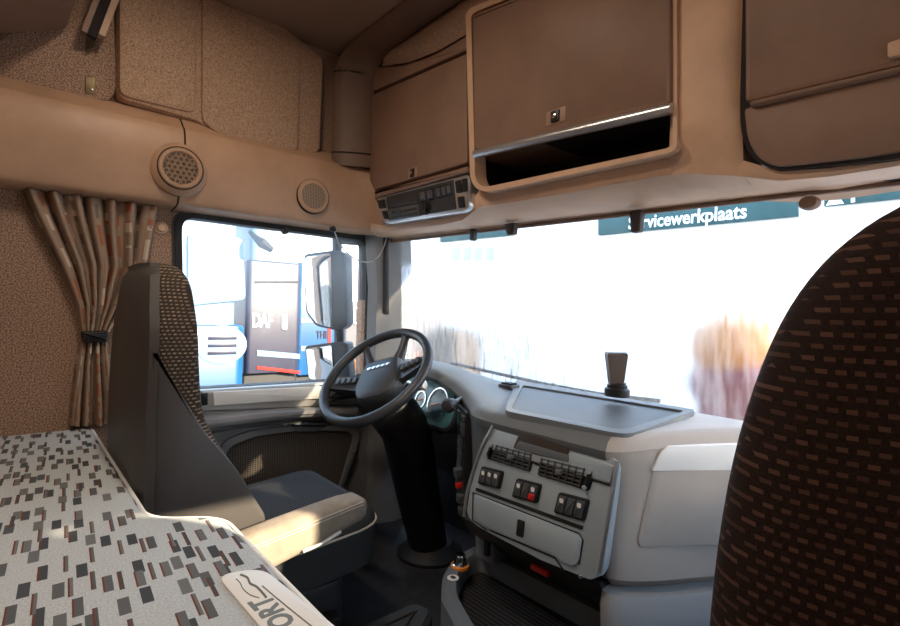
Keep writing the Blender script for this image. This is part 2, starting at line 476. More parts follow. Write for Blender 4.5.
g = G(); box(g, 1.20, 1.27, DY0, DY1, ZF, wz0 - .02); door2 = struct('door_2', g, 'door_grey')
g = G(); box(g, 1.13, 1.20, DY0 + .05, DY1 - .1, -.52, -.44, .02, .02); obj('armrest', g, 'charcoal_plastic', door2)
g = G(); box(g, -1.2, 1.2, 1.525, 1.56, ZF, -.36); box(g, -1.2, 1.2, 1.46, 1.60, .40, ZR); struct('wall_front', g, 'charcoal_plastic')

# windows -------------------------------------------------------------
def ybot(x): return 1.50 - .14 * (x / 1.13) ** 2
def ytop(x): return 1.42 - .09 * (x / 1.13) ** 2
ZWB, ZWT = -.34, .42
rows = []
for zz in range(7):
    t_ = zz / 6
    rows.append([V((x, lerp(ybot(x), ytop(x), t_), lerp(ZWB, ZWT, t_))) for x in [-1.13 + 2.26 * i / 24 for i in range(25)]])
g = G(); loft(g, [r_ + [p + V((0, .006, 0)) for p in r_[::-1]] for r_ in rows])
win1 = struct('window_1', g, 'windscreen_glass')
g = G(); loft(g, [[V((x, ybot(x) + s, z)) for x in [-1.13 + 2.26 * i / 24 for i in range(25)]] for s, z in ((-.012, -.30), (-.012, -.34), (.03, -.345), (.03, -.30), (-.012, -.30))], cap=False, closed=False)
obj('lower_seal', g, 'rubber_black', win1)
for s in (-1, 1):
    g = G(); tube(g, [(s * 1.125, ybot(1.13) - .006, ZWB), (s * 1.125, ytop(1.13) - .006, ZWT)], .010); obj('side_seal', g, 'rubber_black', win1)

gl = FL(-1.225)
g = G(); prism(g, gl, rect(wy0 - .02, wy1 + .02, wz0 - .02, wz1 + .02), -.002, .002)
win2 = struct('window_2', g, 'side_glass')
inner = rpoly(wl.pxs(hole), .05); outer = rpoly(wl.pxs([(174, 211), (372, 237), (372, 384), (177, 396)]), .06)
g = G(); ring(g, wl, outer, inner, -.05, .012); obj('rubber_seal', g, 'rubber_black', win2)
g = G(); ring(g, wl, rpoly(wl.pxs([(171, 208), (377, 233), (377, 388), (174, 400)]), .07), outer, -.05, .004); obj('window_surround', g, 'charcoal_plastic', win2)
p = PX(285, 231, XL + .01); g = G(); lathe(g, Fr(p, (0, 1, 0), (0, 0, 1)), [(.001, -.01), (.013, -.01), (.013, .012), (.009, .018), (.001, .019)], 14)
obj('rubber_stop', g, 'charcoal_plastic', win2)
gr = FL(1.225)
g = G(); prism(g, gr, rect(wy0 - .02, wy1 + .02, wz0 - .02, wz1 + .02), -.002, .002); struct('window_3', g, 'clear_pane' if 'clear_pane' in M else 'side_glass')

# driver's door --------------------------------------------------------
d1 = thing('door_1', (XL, (DY0 + DY1) / 2, ZF), 'driver door with silver sill, grey panel and dark net pocket', 'door', kind='structure')
del d1['category']
g = G(); box(g, -1.27, -1.185, DY0, DY1, ZF, wz0 - .005); obj('door_body', g, 'door_grey', d1)
def dp(name, pts, x, th, mat, r=.0, bev=0, par=None, **k): return pan(name, FL(x - th), pts, 0, th, mat, par or d1, r, bev, **k)
dp('window_sill', [(190, 391), (366, 380), (366, 404), (190, 412)], -1.155, .04, 'door_sill', .006, .008)
dp('sill_pad', [(213, 392), (330, 386), (332, 398), (214, 406)], -1.145, .012, 'sill_pad', .006, .004)
dp('sill_edge', [(190, 412), (366, 403), (366, 409), (190, 418)], -1.165, .03, 'door_grey', 0, .004)
dp('armrest_ledge', spl([V((188, 421)), V((240, 415)), V((300, 410)), V((360, 408))], 4) + spl([V((360, 417)), V((300, 419)), V((240, 426)), V((188, 434))], 4), -1.095, .09, 'door_grey', 0, .018)
dp('lower_panel', [(186, 438), (240, 428), (300, 423), (372, 420), (372, 600), (186, 600)], -1.165, .025, 'door_grey', 0, .004)
dp('release_handle', [(288, 425), (300, 422), (322, 422), (328, 426), (318, 432), (296, 432)], -1.145, .03, 'dash_grey', .01, .008)
np_ = [(222, 470), (228, 447), (255, 436), (300, 430), (348, 431), (354, 438), (338, 492), (325, 506), (222, 530)]
fr = FL(-1.165); o1 = rpoly(fr.pxs([(216, 472), (223, 441), (252, 430), (300, 425), (352, 426), (360, 436), (343, 496), (328, 512), (216, 538)], .014), .03); i1 = rpoly(fr.pxs(np_, .014), .03)
g = G(); ring(g, fr, o1, i1, 0, .016); obj('pocket_rim', g, 'door_grey', d1)
g = G(); prism(g, fr, i1, 0, .004); obj('net_pocket', g, 'door_net', d1)
dp('trim_strip', [(352, 452), (357, 450), (341, 494), (337, 494)], -1.135, .012, 'dash_grey', 0, .003)
dp('latch_slot', [(201, 394), (208, 393), (208, 405), (202, 406)], -1.150, .012, 'black_plastic', .004, .002)
# window-lift switch pod
fr = Fr(PX(344, 393, -1.10), (0, 1, 0), (.85, -.1, .5)); sp_ = None
g = G(); prism(g, fr, rpoly([(-.075, -.055), (.085, -.045), (.085, .05), (-.055, .05)], .02), -.05, .012, .008); sp_ = obj('switch_pod', g, 'charcoal_plastic', d1)
for a, b in ((-.035, .012), (.012, .018), (.052, .02), (-.04, -.026)):
    g = G(); prism(g, fr, rpoly(rect(a - .016, a + .016, b - .013, b + .013), .006), .008, .019, .004); obj('button', g, 'switch_grey', sp_)

# front corner posts and grab handle ------------------------------------
for s in (-1, 1):
    g = G(); pts = [(s * 1.27, 1.33), (s * 1.185, wy1 + .012), (s * 1.135, wy1 + .03), (s * 1.105, 1.335), (s * 1.115, 1.42), (s * 1.27, 1.50)]
    loft(g, [[V((x, y, z)) for x, y in pts] for z in (ZF, -.33)] )
    loft(g, [[V((x, y - d_, z)) for x, y in pts] for z, d_ in ((-.33, 0), (.1, 0.0), (.45, .03))])
    tr1 = struct('trim_%d' % (1 if s < 0 else 2), g, 'pillar_grey')
    if s < 0:
        p0, p1 = PX(386, 240, -1.12), PX(386, 312, -1.12)
        g = G(); tube(g, [p0 + V((.0, 0, .03)), p0, lerp(p0, p1, .5), p1, p1 + V((-.03, .03, -.02))], .013, 10)
        obj('grab_handle', g, 'charcoal_plastic', tr1)
        a, b = PX(379, 240, -1.15), PX(381, 315, -1.15)
        g = G(); tube(g, [a, lerp(a, b, .33), lerp(a, b, .67), b], .015, 8); obj('cover_strip', g, 'black_plastic', tr1)

# side rail above the door, with speakers --------------------------------
prof = [(-1.20, .335), (-1.125, .345), (-1.108, .36), (-1.098, .40), (-1.088, .46), (-1.085, .52), (-1.092, .575), (-1.105, .605), (-1.12, .615), (-1.165, .655), (-1.20, .672)]
for s in (-1, 1):
    g = G(); sec = spl([V((x, 0, z)) for x, z in prof], 3)
    path = [((-1.2, -.56), (1, 0)), ((-1.2, .4), (1, 0)), ((-1.2, .93), (1, 0)), ((-1.2, 1.02), (.97, -.24)), ((-1.19, 1.12), (.85, -.52)), ((-1.15, 1.21), (.74, -.67)), ((-1.10, 1.27), (.65, -.76))]
    loft(g, [[V((-s * (bx + ix * (x_ + 1.2)), by + iy * (x_ + 1.2), p.z)) for p in sec for x_ in [p.x]] for (bx, by), (ix, iy) in path])
    rail = struct('trim_%d' % (3 if s < 0 else 4), g, 'rail_plastic')
    if s > 0: continue
    # seam between the two mouldings
    q = [p for p in sec]; ysm = PX(181, 140, -1.09).y
    g = G(); tube(g, [V((p.x + .0005, ysm + (.012 if p.z > .5 else 0), p.z)) for p in q], .0028, 6); obj('seam', g, 'slot_dark', rail)
    fr = FL(-1.10); cs = V((*fr.px(181, 168, .03), 0))
    sf = fr.at(cs.x, cs.y)
    rr = .070
    g = G(); lathe(sf, [], 8) if False else None
    lathe(g, sf, [(rr + .020, -.02), (rr + .020, .010), (rr + .012, .020), (rr, .026), (rr, -.01)], 36); obj('speaker_collar', g, 'rail_plastic', rail)
    g = G(); lathe(g, sf, [(rr - .001, .0), (rr - .001, .027), (rr - .006, .031), (.056, .031), (.052, .022), (.001, .022)], 36); sp1 = obj('speaker', g, 'rail_plastic', rail)
    g = G(); lathe(g, sf, [(rr + .0015, .018), (rr + .0015, .0295), (rr - .0015, .0295), (rr - .0015, .018)], 36); obj('seam_ring', g, 'slot_dark', sp1)
    g = G(); lathe(g, sf, [(.056, .012), (.056, .0245), (.001, .0245)], 30); obj('grille_back', g, 'grille_back', sp1)
    g = G(); hs = .0175
    for i in range(-5, 6):
        for j in range(-5, 6):
            cx = (i + .5 * (j % 2)) * hs; cy = j * hs * .866
            if math.hypot(cx, cy) > .048: continue
            hx = [(cx + hs * .50 * cos(R(60 * k + 30)), cy + hs * .50 * sin(R(60 * k + 30))) for k in range(6)]
            hi_ = [(cx + hs * .42 * cos(R(60 * k + 30)), cy + hs * .42 * sin(R(60 * k + 30))) for k in range(6)]
            ring(g, sf, hx, hi_, .0235, .0295)
    o = obj('grille', g, 'beige_plastic', sp1, smooth=0); o['kind'] = 'stuff'
    c2 = fr.px(314, 196, .02); tf = fr.at(*c2)
    g = G(); lathe(g, tf, [(.067, -.03), (.067, .014), (.063, .018), (.059, .018)], 36); tw = obj('tweeter', g, 'rail_plastic', rail)
    g = G(); lathe(g, tf, [(.0688, -.03), (.0688, .013), (.0668, .0165), (.0668, -.03)], 36); obj('seam_ring', g, 'slot_dark', tw)
    g = G(); lathe(g, tf, [(.060, .01), (.060, .017), (.040, .019), (.001, .020)], 36); obj('grille', g, 'speaker_mesh', tw)

# padded cloth panels above the rail ---------------------------------------
fr = FL(XL)
def wp(name, pts, th, r, bev, mat='panel_cloth'): return pan(name, fr, pts, 0, th, mat, wall_left, r, bev)
wp('upholstery_panel', [(-60, 20), (112, -60), (118, 100), (60, 112), (-60, 92)], .03, [.02, .02, .06, .03, .02], .01, 'wall_cloth')
wp('upholstery_panel', [(117, -60), (180, -60), (325, 58), (321, 153), (300, 153), (214, 136), (200, 122), (117, 98)], .055, [.02, .02, .02, .03, .03, .06, .03, .03], .02)
wp('upholstery_panel', [(202, -10), (302, 48), (299, 150), (283, 152), (216, 133), (202, 120)], .068, [.02, .03, .02, .05, .05, .02], .012)
wp('upholstery_panel', [(119, -60), (180, -60), (198, 0), (196, 114), (119, 95)], .064, .03, .012)
# small catch plates and button
for (u0, v0, u1, v1) in ((86, 39, 96, 52), (85, 76, 96, 94)):
    g = G(); prism(g, fr, rpoly(fr.pxs([(u0, v0), (u1, v0 + 1), (u1, v1), (u0, v1)], .032), .004), .028, .034, .002)
    pl = obj('catch_plate', g, 'brass_plate', wall_left)
    cc = fr.px((u0 + u1) / 2 + 2, v1 - 4, .034); g = G(); lathe(g, fr.at(*cc), [(.005, .030), (.005, .037), (.001, .038)], 10); obj('screw', g, 'chrome', pl)
cc = fr.px(161, 228); g = G(); lathe(g, fr.at(*cc), [(.022, -.005), (.022, .004), (.014, .008), (.012, .014), (.001, .016)], 20); obj('press_stud', g, 'beige_plastic', wall_left)

# upper bunk folded up against the roof, with its strut
ub = thing('upper_bunk', (-.6, -.28, ZR - .22), 'folded upper bunk with plain brown underside under the roof, top left', 'bunk')
p = [PZ(u, v, .80) for u, v in ((-120, 62), (-40, 38), (66, 29), (82, 0), (100, -40))]
A_ = PX(66, 29, -1.14); B_ = PX(0, 33, -1.14)
g = G(); pts = [(A_.y, A_.z), (A_.y + .05, ZR - .03), (-.55, ZR - .03), (-.55, B_.z + (B_.z - A_.z) / (B_.y - A_.y) * (-.55 - B_.y)), (B_.y, B_.z)]
prism(g, Fr((-1.14, 0, 0), (0, 1, 0), (0, 0, 1)), rpoly(pts, .01), 0, .9, .01); obj('underside_panel', g, 'brown_plastic', ub)
a, b = PX(92, 36, -1.10), PX(109, -8, -1.10)
d_ = (b - a).normalized(); fs = Fr(a, d_, V((1, 0, 0)).cross(d_) * -1)
g = G(); prism(g, fs, rect(-.005, .22, -.012, .012), -.01, .012, .003); st = obj('strut', g, 'slot_dark', ub)
g = G(); prism(g, fs, rect(-.005, .22, -.028, -.013), -.014, .02, .004); obj('strut_cover', g, 'brown_plastic', st)
g = G(); prism(g, fs, rect(.012, .22, .013, .030), -.014, .02, .004); obj('strut_cover', g, 'rail_plastic', st)

# hoop: front corner post that arches over into the roof ---------------------
def hoop_row(off):
    # plan of one edge of the hoop: off 0 = rear edge, 1 = front edge
    pts = []
    lowr, lowf = PY(319, 152, 1.0), PY(368, 243, 1.14)
    r = [V((-1.135, 1.00, .60)), V((-1.135, 1.00, .66)), V((-1.135, 1.0, .92)), V((-1.12, 1.005, 1.02)), V((-1.06, 1.02, 1.075)), V((-.95, 1.03, 1.09)), V((-.6, 1.03, 1.09)), V((0, 1.03, 1.09)), V((.6, 1.03, 1.09))]
    f = [V((-1.045, 1.15, .60)), V((-1.045, 1.15, .66)), V((-1.045, 1.15, .90)), V((-1.035, 1.15, .98)), V((-.99, 1.15, 1.035)), V((-.88, 1.15, 1.06)), V((-.55, 1.15, 1.07)), V((0, 1.15, 1.07)), V((.6, 1.15, 1.07))]
    return [lerp(a, b, off) for a, b in zip(r, f)]
rws = []
for off, bulge in ((0, 0), (.08, .010), (.3, .018), (.7, .018), (.92, .010), (1, 0)):
    row = spl(hoop_row(off), 4)
    rws.append([p + V((.8, -.6, 0)).normalized() * bulge * (1 if p.z < 1 else 0) + V((0, 0, -bulge if p.z >= 1 else 0)) for p in row])
back = [[p + V((-.06, .04, .02)) for p in rws[-1]], [p + V((-.06, .04, .02)) for p in rws[0]]]
loops = [[r_[i] for r_ in rws + back] for i in range(len(rws[0]))]
g = G(); loft(g, loops); hoop = struct('trim_5', g, 'hoop_plastic')
for v1, v2, zz in ((58, 67, .99), (146, 152, .655)):
    row = [lerp(V((-1.135, 1.0, zz)), V((-1.045, 1.15, zz)), o_2) + V((.8, -.6, 0)).normalized() * (b_2 + .0022) for o_2, b_2 in ((0, 0), (.08, .010), (.3, .018), (.7, .018), (.92, .010), (1, 0))]
    g = G(); tube(g, row, .0025, 6); obj('seam', g, 'slot_dark', hoop)
g = G(); row = spl(hoop_row(1.0), 4); tube(g, [p + V((.003, -.003, 0)) for p in row], .004, 6); obj('edge_seam', g, 'slot_dark', hoop)

# unseen fill lamps added to brighten the upper cab, over bunk and seats
for k, (lx, ly, pw_) in enumerate(((.25, -.20, 2.3), (-.35, .30, 1.9))):
    g = G(); prism(g, Fr((lx, ly, ZR), (1, 0, 0), (0, -1, 0)), rpoly(rect(-.22, .22, -.06, .06), .03), .0, .022, .006); cl_ = obj('fill_lamp_housing', g, 'beige_plastic', ceiling)
    g = G(); prism(g, Fr((lx, ly, ZR), (1, 0, 0), (0, -1, 0)), rpoly(rect(-.19, .19, -.04, .04), .02), .018, .026, .003); obj('fill_lamp_lens', g, 'fill_lamp_lens', cl_)
    ld = bpy.data.lights.new('fill_light', 'AREA'); ld.shape = 'RECTANGLE'; ld.size = .36; ld.size_y = .07; ld.energy = pw_; ld.color = (1.0, .85, .70)
    lo_ = bpy.data.objects.new('fill_light', ld); link(lo_, cl_, V((lx, ly, ZR - .03 + ZC)))

# ================================================================ OVERHEAD
YF = 1.15
ff = FF(YF)
# roof cloth above the left cabinet, sloping down to its top band
g = G()
top = [(365, 66), (385, 66), (410, 62), (440, 50), (470, 32), (520, 10)]
r0 = [PY(u, v, YF + .005) for u, v in top]
r1 = [V((p.x, YF - .01, 1.085)) for p in r0]
r1 = [V((p.x + .02, YF + .02, 1.09)) for p in r0]
loft(g, [[lerp(a, b, t_) + V((0, -.02 * sin(pi * t_), 0)) for a, b in zip(r0, r1)] for t_ in (0, .25, .5, .75, 1)], closed=False)
obj('cloth_filler', g, 'roof_cloth', ceiling)

# header moulding under the cabinets
us = [366, 385, 410, 440, 462, 480, 520, 570, 620, 660, 690, 720, 742, 780, 830, 900, 980, 1080]
def vA(u):      # lower edge of the cabinet fronts
    P_ = [(366, 222), (385, 226), (440, 219), (466, 212), (480, 190), (520, 183), (570, 172), (620, 160), (674, 148), (742, 160), (770, 172), (830, 168), (900, 155), (1080, 120)]
    for (a, b), (c, d) in zip(P_, P_[1:]):
        if a <= u <= c: return b + (d - b) * (u - a) / (c - a)
def vB(u): return 240.5 - (u - 366) * .1155
def vC(u): return vB(u) + 3.5
rows = []
A = [PY(u, vA(u), YF + .01) for u in us]
top_ = [V((p.x, p.y, .95)) for p in A]
for i, u in enumerate(us):
    a = A[i]; xw = PY(u, vB(u), 1.33)
    b = PY(u, vB(u), 1.335 - .05 * (xw.x / 1.13) ** 2)
    m1 = PY(u, lerp(vA(u), vB(u), .45), 1.165); m2 = PY(u, lerp(vA(u), vB(u), .82), 1.23)
    c = PY(u, vC(u), b.y + .02); e = V((c.x, c.y + .07, c.z + .10))
    e.z = min(e.z, a.z - .012)
    rows.append([V((a.x, a.y + .02, a.z - .004)), a, lerp(a, m1, .6) + V((0, -.004, 0)), m1, m2, b, c, e, V((e.x, e.y, a.z - .006))])
g = G(); loft(g, rows); header = struct('trim_6', g, 'beige_plastic')
g = G(); tube(g, [PY(u, vC(u) + .6, 1.335 - .05 * (PY(u, vB(u), 1.33).x / 1.13) ** 2 + .012) for u in us], .006, 6); obj('edge_seal', g, 'brown_plastic', header)

# left cabinet -----------------------------------------------------------
LK = []
def lock(parent, u, v, w, h, frp, c, name='lock'):
    p0 = frp.px(u, v, c); f2 = frp.at(p0[0], p0[1], c)
    g = G(); prism(g, f2, rpoly(rect(-w * 1.5, w * 1.5, -h * 1.15, h * 1.15), .004), -.002, .002, .001); e = obj('lock_plate', g, 'plate_brown', parent)
    g = G(); prism(g, f2, rpoly(rect(-w * .62, w * .62, -h * .92, h * .92), .004), .0, .007, .002); l = obj('lock', g, 'black_plastic', parent)
    g = G(); lathe(g, f2, [(.0075, .004), (.0075, .010), (.005, .0112), (.001, .0112)], 16); obj('key_cylinder', g, 'chrome', l)
cabs = 'overhead cabinets along the windscreen'
c1 = thing('overhead_cabinet', (-.72, YF, .47), 'brown overhead cabinet over the radio console, beside the corner post', 'cabinet')
g = G(); prism(g, FF(YF + .28), [(-1.04, .47), (-.455, .47), (-.455, .93), (-1.04, .93)], 0, .272); obj('body', g, 'brown_plastic', c1)
d = pan('door', ff, [(368.5, 96), (466, 53), (467, 163), (374, 190), (369, 180)], -.004, .016, 'brown_plastic', c1, .012, .008)
lock(d, 413, 173, .019, .017, ff, .016)
pan('top_band', ff, [(369, 93), (371, 67), (400, 66), (430, 57), (466, 36), (466, 50)], -.006, .014, 'brown_plastic', c1, .006, .006)
pan('lower_lip', ff, [(374, 192.5), (467, 166), (467.5, 172), (376, 198)], -.004, .022, 'brown_plastic', c1, .004, .006)

# radio console -----------------------------------------------------------
rc = thing('overhead_console', (-.72, YF, .33), 'overhead console with radio, switches and silver frame below left cabinet', 'console')
co = [(375, 198), (466, 174), (469, 180), (468, 206), (461, 212), (388, 224), (381, 221)]
p_o = rpoly(ff.pxs(co, .02), .02)
g = G(); prism(g, ff, p_o, -.02, .014, .003); obj('frame', g, 'silver_trim', rc)
cf = .014
def cp(name, pts, c1_, mat, par, r=.004, bev=.002, c0=None): return pan(name, ff, pts, cf - .006 if c0 is None else c0, c1_, mat, par, r, bev)
cp('insert', [(386, 197), (453, 179.5), (456, 209), (389, 221)], .017, 'charcoal_plastic', rc)
cp('blank_panel', [(388, 198.5), (416, 191.5), (417.5, 203), (390, 208)], .020, 'charcoal_plastic', rc, c0=.012)
rd = cp('radio', [(388.5, 209.5), (418, 203.5), (419, 215.5), (390, 220.5)], .024, 'switch_grey', rc, c0=.012)
cp('display', [(391, 211), (400, 209.2), (400.6, 213), (391.6, 215)], .026, 'screen', rd, .002, .001, .02)
cp('button_row', [(391, 217), (416, 212), (416.3, 214), (391.4, 219)], .027, 'charcoal_plastic', rd, .001, .001, .02)
cp('card_slot', [(402, 210.5), (416, 207.6), (416.2, 209), (402.2, 212)], .0255, 'black_plastic', rd, .001, .0005, .02)
kn = ff.px(426, 207.5, .02); kf = ff.at(*kn)
g = G(); lathe(g, kf, [(.026, .012), (.026, .019), (.018, .020), (.016, .034), (.001, .036)], 22, sy=1.0); obj('tuning_knob', g, 'black_plastic', rc)
for i, q in enumerate(([(418, 191), (432, 187.5), (433.5, 199), (419.5, 202.5)], [(434.5, 187), (450, 183), (451.5, 194.5), (436, 198.5)])):
    pod = cp('switch_pod', q, .021, 'black_plastic', rc, .004, .002, .012)
    n = 2 if i == 0 else 3
    P4 = [V(a) for a in q]
    for k in range(n):
        t0, t1 = (k + .14) / n, (k + .86) / n
        top0, top1 = lerp(P4[0], P4[1], t0), lerp(P4[0], P4[1], t1); bo0, bo1 = lerp(P4[3], P4[2], t0), lerp(P4[3], P4[2], t1)
        cp('rocker_switch', [tuple(lerp(top0, bo0, .14)), tuple(lerp(top1, bo1, .14)), tuple(lerp(top1, bo1, .86)), tuple(lerp(top0, bo0, .86))], .025, 'switch_grey', pod, .002, .0015, .019)
for q in ([(376.5, 200.5), (383.5, 199), (385, 207.5), (379, 208.5)], [(381, 211), (386, 210.5), (387.5, 219), (384, 219)],
          [(454.5, 181), (459.5, 179.5), (461, 192), (456, 193)], [(461, 179), (466, 178), (466.5, 190.5), (462, 191.8)], [(457, 197), (463, 196), (464, 207), (458.5, 208)]):
    cp('rocker_switch', q, .021, 'black_plastic', rc, .003, .002, .010)

# centre cabinet ---------------------------------------------------------
c2 = thing('overhead_cabinet', (-.08, YF, .38), 'wide centre overhead cabinet with silver bar and dark open shelf beneath', 'cabinet')
pf = FF(YF - .02)
o2 = [(466, 12), (505, -10), (676, -80), (676, 150), (668, 156), (484, 191), (474, 186), (470, 170)]
i2 = [(472, 14), (507, -6), (671.5, -76), (671.5, 110), (671, 109), (476, 152), (473, 150), (472, 140)]
g = G()
xs0, xs1 = ff.px(476, 160)[0], ff.px(673, 120)[0]
zs = [(ff.px(476, 158)[1]), ff.px(673, 112)[1], ff.px(673, 148)[1], ff.px(480, 187)[1]]
# frame ring round door and shelf
fo = rpoly(ff.pxs([(465.5, 14), (470, 8), (676, -76), (677, 148), (668, 153), (486, 192.5), (475, 188), (470, 178)], .03), [.01, .03, .01, .03, .02, .03, .03, .02])
fi = rpoly(ff.pxs([(471, 16), (475, 12), (671, -68), (673, 143), (668, 148), (486, 187), (478, 184), (475, 176)], .03), [.01, .03, .01, .03, .02, .03, .03, .02])
ring(g, ff, fo, fi, -.02, .03); obj('frame', g, 'beige_plastic', c2)
g = G(); prism(g, FF(YF + .28), [(xs0 - .01, zs[0] + .004), (xs1 + .005, zs[1] + .004), (xs1 + .005, 1.06), (xs0 - .01, 1.06)], 0, .275); obj('body', g, 'brown_plastic', c2)
d = pan('door', ff, [(472, 17), (476, 12.5), (670, -66), (670.5, 101), (666, 105), (478, 150), (473.5, 148)], .0, .042, 'brown_plastic', c2, [.005, .02, .01, .012, .012, .012, .008], .010)
lock(d, 556, 116.5, .022, .017, ff, .042)
g = G(); a, b = PY(475, 154.5, YF - .035), PY(672, 108.5, YF - .035); tube(g, [a, lerp(a, b, .33), lerp(a, b, .66), b], .013, 12); obj('handle_bar', g, 'silver_trim', c2)
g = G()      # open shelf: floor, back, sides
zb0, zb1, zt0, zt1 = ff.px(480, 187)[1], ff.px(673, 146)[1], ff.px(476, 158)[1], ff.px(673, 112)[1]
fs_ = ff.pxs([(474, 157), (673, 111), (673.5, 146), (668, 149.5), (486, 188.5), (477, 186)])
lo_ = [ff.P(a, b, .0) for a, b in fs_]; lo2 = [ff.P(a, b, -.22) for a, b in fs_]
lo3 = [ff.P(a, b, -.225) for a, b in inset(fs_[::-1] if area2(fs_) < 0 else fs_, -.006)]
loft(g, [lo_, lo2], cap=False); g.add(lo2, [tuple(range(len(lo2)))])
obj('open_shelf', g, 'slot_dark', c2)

# right cabinet ------------------------------------------------------------
c3 = thing('overhead_cabinet', (.80, YF, .3), 'overhead cabinet with smooth brown flap under its door, above passenger seat', 'cabinet')
g = G(); prism(g, FF(YF + .28), rpoly(ff.pxs([(740, -60), (1100, -200), (1100, 118), (900, 160), (775, 171), (750, 158), (741, 130)]), .04), 0, .284); obj('body', g, 'slot_dark', c3)
d = pan('door', ff, [(743.5, -60), (1090, -180), (1090, 22), (900, 66), (748, 102), (744, 99)], -.01, .022, 'brown_plastic', c3, .012, .010)
pan('flap', ff, [(743.5, 109), (750, 106), (1090, 30), (1090, 110), (900, 153.5), (775, 167), (757, 158), (746, 138)], -.01, .014, 'brown_plastic', c3, [.02, .02, .01, .01, .1, .06, .05, .05], .006)
pan('catch', ff, [(887, 42), (903, 37), (903, 54), (887, 58)], .02, .034, 'beige_plastic', d, .005, .004)
pan('grip_edge', ff, [(749, 100.5), (1090, 20), (1090, 26), (749, 106)], -.01, .030, 'brown_plastic', d, .003, .006)
# beige face over the posts between cabinets (upper part of the header)
g = G(); prism(g, FF(YF + .03), [(-1.05, .90), (1.2, .90), (1.2, 1.10), (-1.05, 1.10)], -.02, .012); obj('upper_face', g, 'brown_plastic', header)
g = G(); x0 = ff.px(676, 60)[0]; x1 = ff.px(742, 60)[0]
sec = [(x0 - .012, .0), (x0 + .02, .018), (lerp(x0, x1, .5), .026), (x1 - .02, .018), (x1 + .004, .0), (x1 + .004, -.03), (x0 - .012, -.03)]
def hdr(x, k):
    for ra, rb in zip(rows, rows[1:]):
        if ra[k].x <= x <= rb[k].x:
            t_ = (x - ra[k].x) / (rb[k].x - ra[k].x); return lerp(ra[k], rb[k], t_)
    return rows[-1][k]
loops = []
for i in range(13):
    s = i / 12; xx = lerp(x0 - .010, x1 + .004, s); bl = .024 * (1 - abs(2 * s - 1) ** 4)
    m1_, m2_, b_3 = hdr(xx, 3), hdr(xx, 4), hdr(xx, 5)
    fr_ = [V((xx, YF - bl, 1.08)), V((xx, YF - bl, .8)), V((xx, YF - bl, .5)), V((xx, YF - bl, .44)), V((xx, YF - bl * .9, .40))]
    fr_ += [V((xx, lerp(YF - bl * .9, m1_.y, .55), lerp(.40, m1_.z, .55))), m1_ + V((0, -.006 * (1 - abs(2 * s - 1) ** 4) - .001, 0)), lerp(m1_, m2_, .5) + V((0, -.003, 0)), m2_ + V((0, .002, .001))]
    loops.append(fr_ + [m2_ + V((0, .03, .03)), V((xx, YF + .06, 1.08))])
loft(g, loops); obj('post', g, 'beige_plastic', header)

# visor clips on the top edge of the windscreen
for nm, (u, v, r_, mt, lab) in {'visor_knob': (809, 203, .020, 'brown_plastic', 'round brown visor knob by the windscreen top, nearest the passenger seat'),
                                }.items():
    p = PY(u, v, 1.31); f_ = FF(p.y).at(p.x, p.z)
    g = G(); lathe(g, f_, [(.012, -.03), (.012, -.012), (r_, -.012), (r_, .004), (r_ * .8, .010), (.001, .012)], 22, sy=.75); obj(nm, g, mt, header)
p = PY(637, 225, 1.31); f_ = FF(p.y).at(p.x, p.z)
g = G(); prism(g, f_, rpoly([(-.014, -.022), (.014, -.020), (.017, .04), (-.02, .04)], .008), -.01, .01, .004); obj('visor_clip', g, 'brown_device', header)
p = PY(473, 237, 1.30); f_ = FF(p.y).at(p.x, p.z)
g = G(); prism(g, f_, rpoly([(-.010, -.014), (.010, -.014), (.010, .03), (-.010, .03)], .008), -.01, .01, .004); obj('visor_clip', g, 'black_plastic', header)
p = PY(512, 232, 1.30); f_ = FF(p.y).at(p.x, p.z)
g = G(); prism(g, f_, rpoly([(-.016, -.010), (.014, -.010), (.020, .03), (-.03, .03)], .006), -.01, .01, .004); obj('visor_clip', g, 'brown_device', header)

# ================================================================ DASHBOARD
db = thing('dashboard', (0, 1.2, ZF + .3), 'wraparound grey dashboard below the windscreen with vents and switches', 'dashboard')
# front contour in plan: x, y, top height, hood overhang, face foot height, foot set-back
ST = [(-1.13, 1.24, -.225, .05, -.42, .05), (-1.0, 1.235, -.205, .08, -.42, .05), (-.85, 1.225, -.19, .10, -.42, .05), (-.70, 1.215, -.187, .10, -.42, .05), (-.58, 1.20, -.197, .085, -.43, .05),
      (-.50, 1.175, -.212, .06, -.45, .04), (-.44, 1.14, -.224, .035, -.50, .03), (-.33, 1.07, -.240, .015, -.56, .02), (-.23, 1.0, -.248, .008, -.565, .02), (-.18, .968, -.250, .012, -.565, .02),
      (-.10, .958, -.250, .018, -.565, .02), (.05, .956, -.250, .018, -.565, .02), (.20, .954, -.250, .018, -.565, .02), (.25, .954, -.250, .012, -.565, .012), (.285, .992, -.246, .004, -.565, .006),
      (.315, 1.045, -.242, 0, -.565, .0), (.36, 1.13, -.238, 0, -.565, .0), (.41, 1.205, -.236, 0, -.565, .0), (.48, 1.25, -.235, 0, -.565, 0), (.65, 1.265, -.235, 0, -.565, 0), (1.13, 1.25, -.235, 0, -.565, 0)]
n_ = len(ST); rows = []
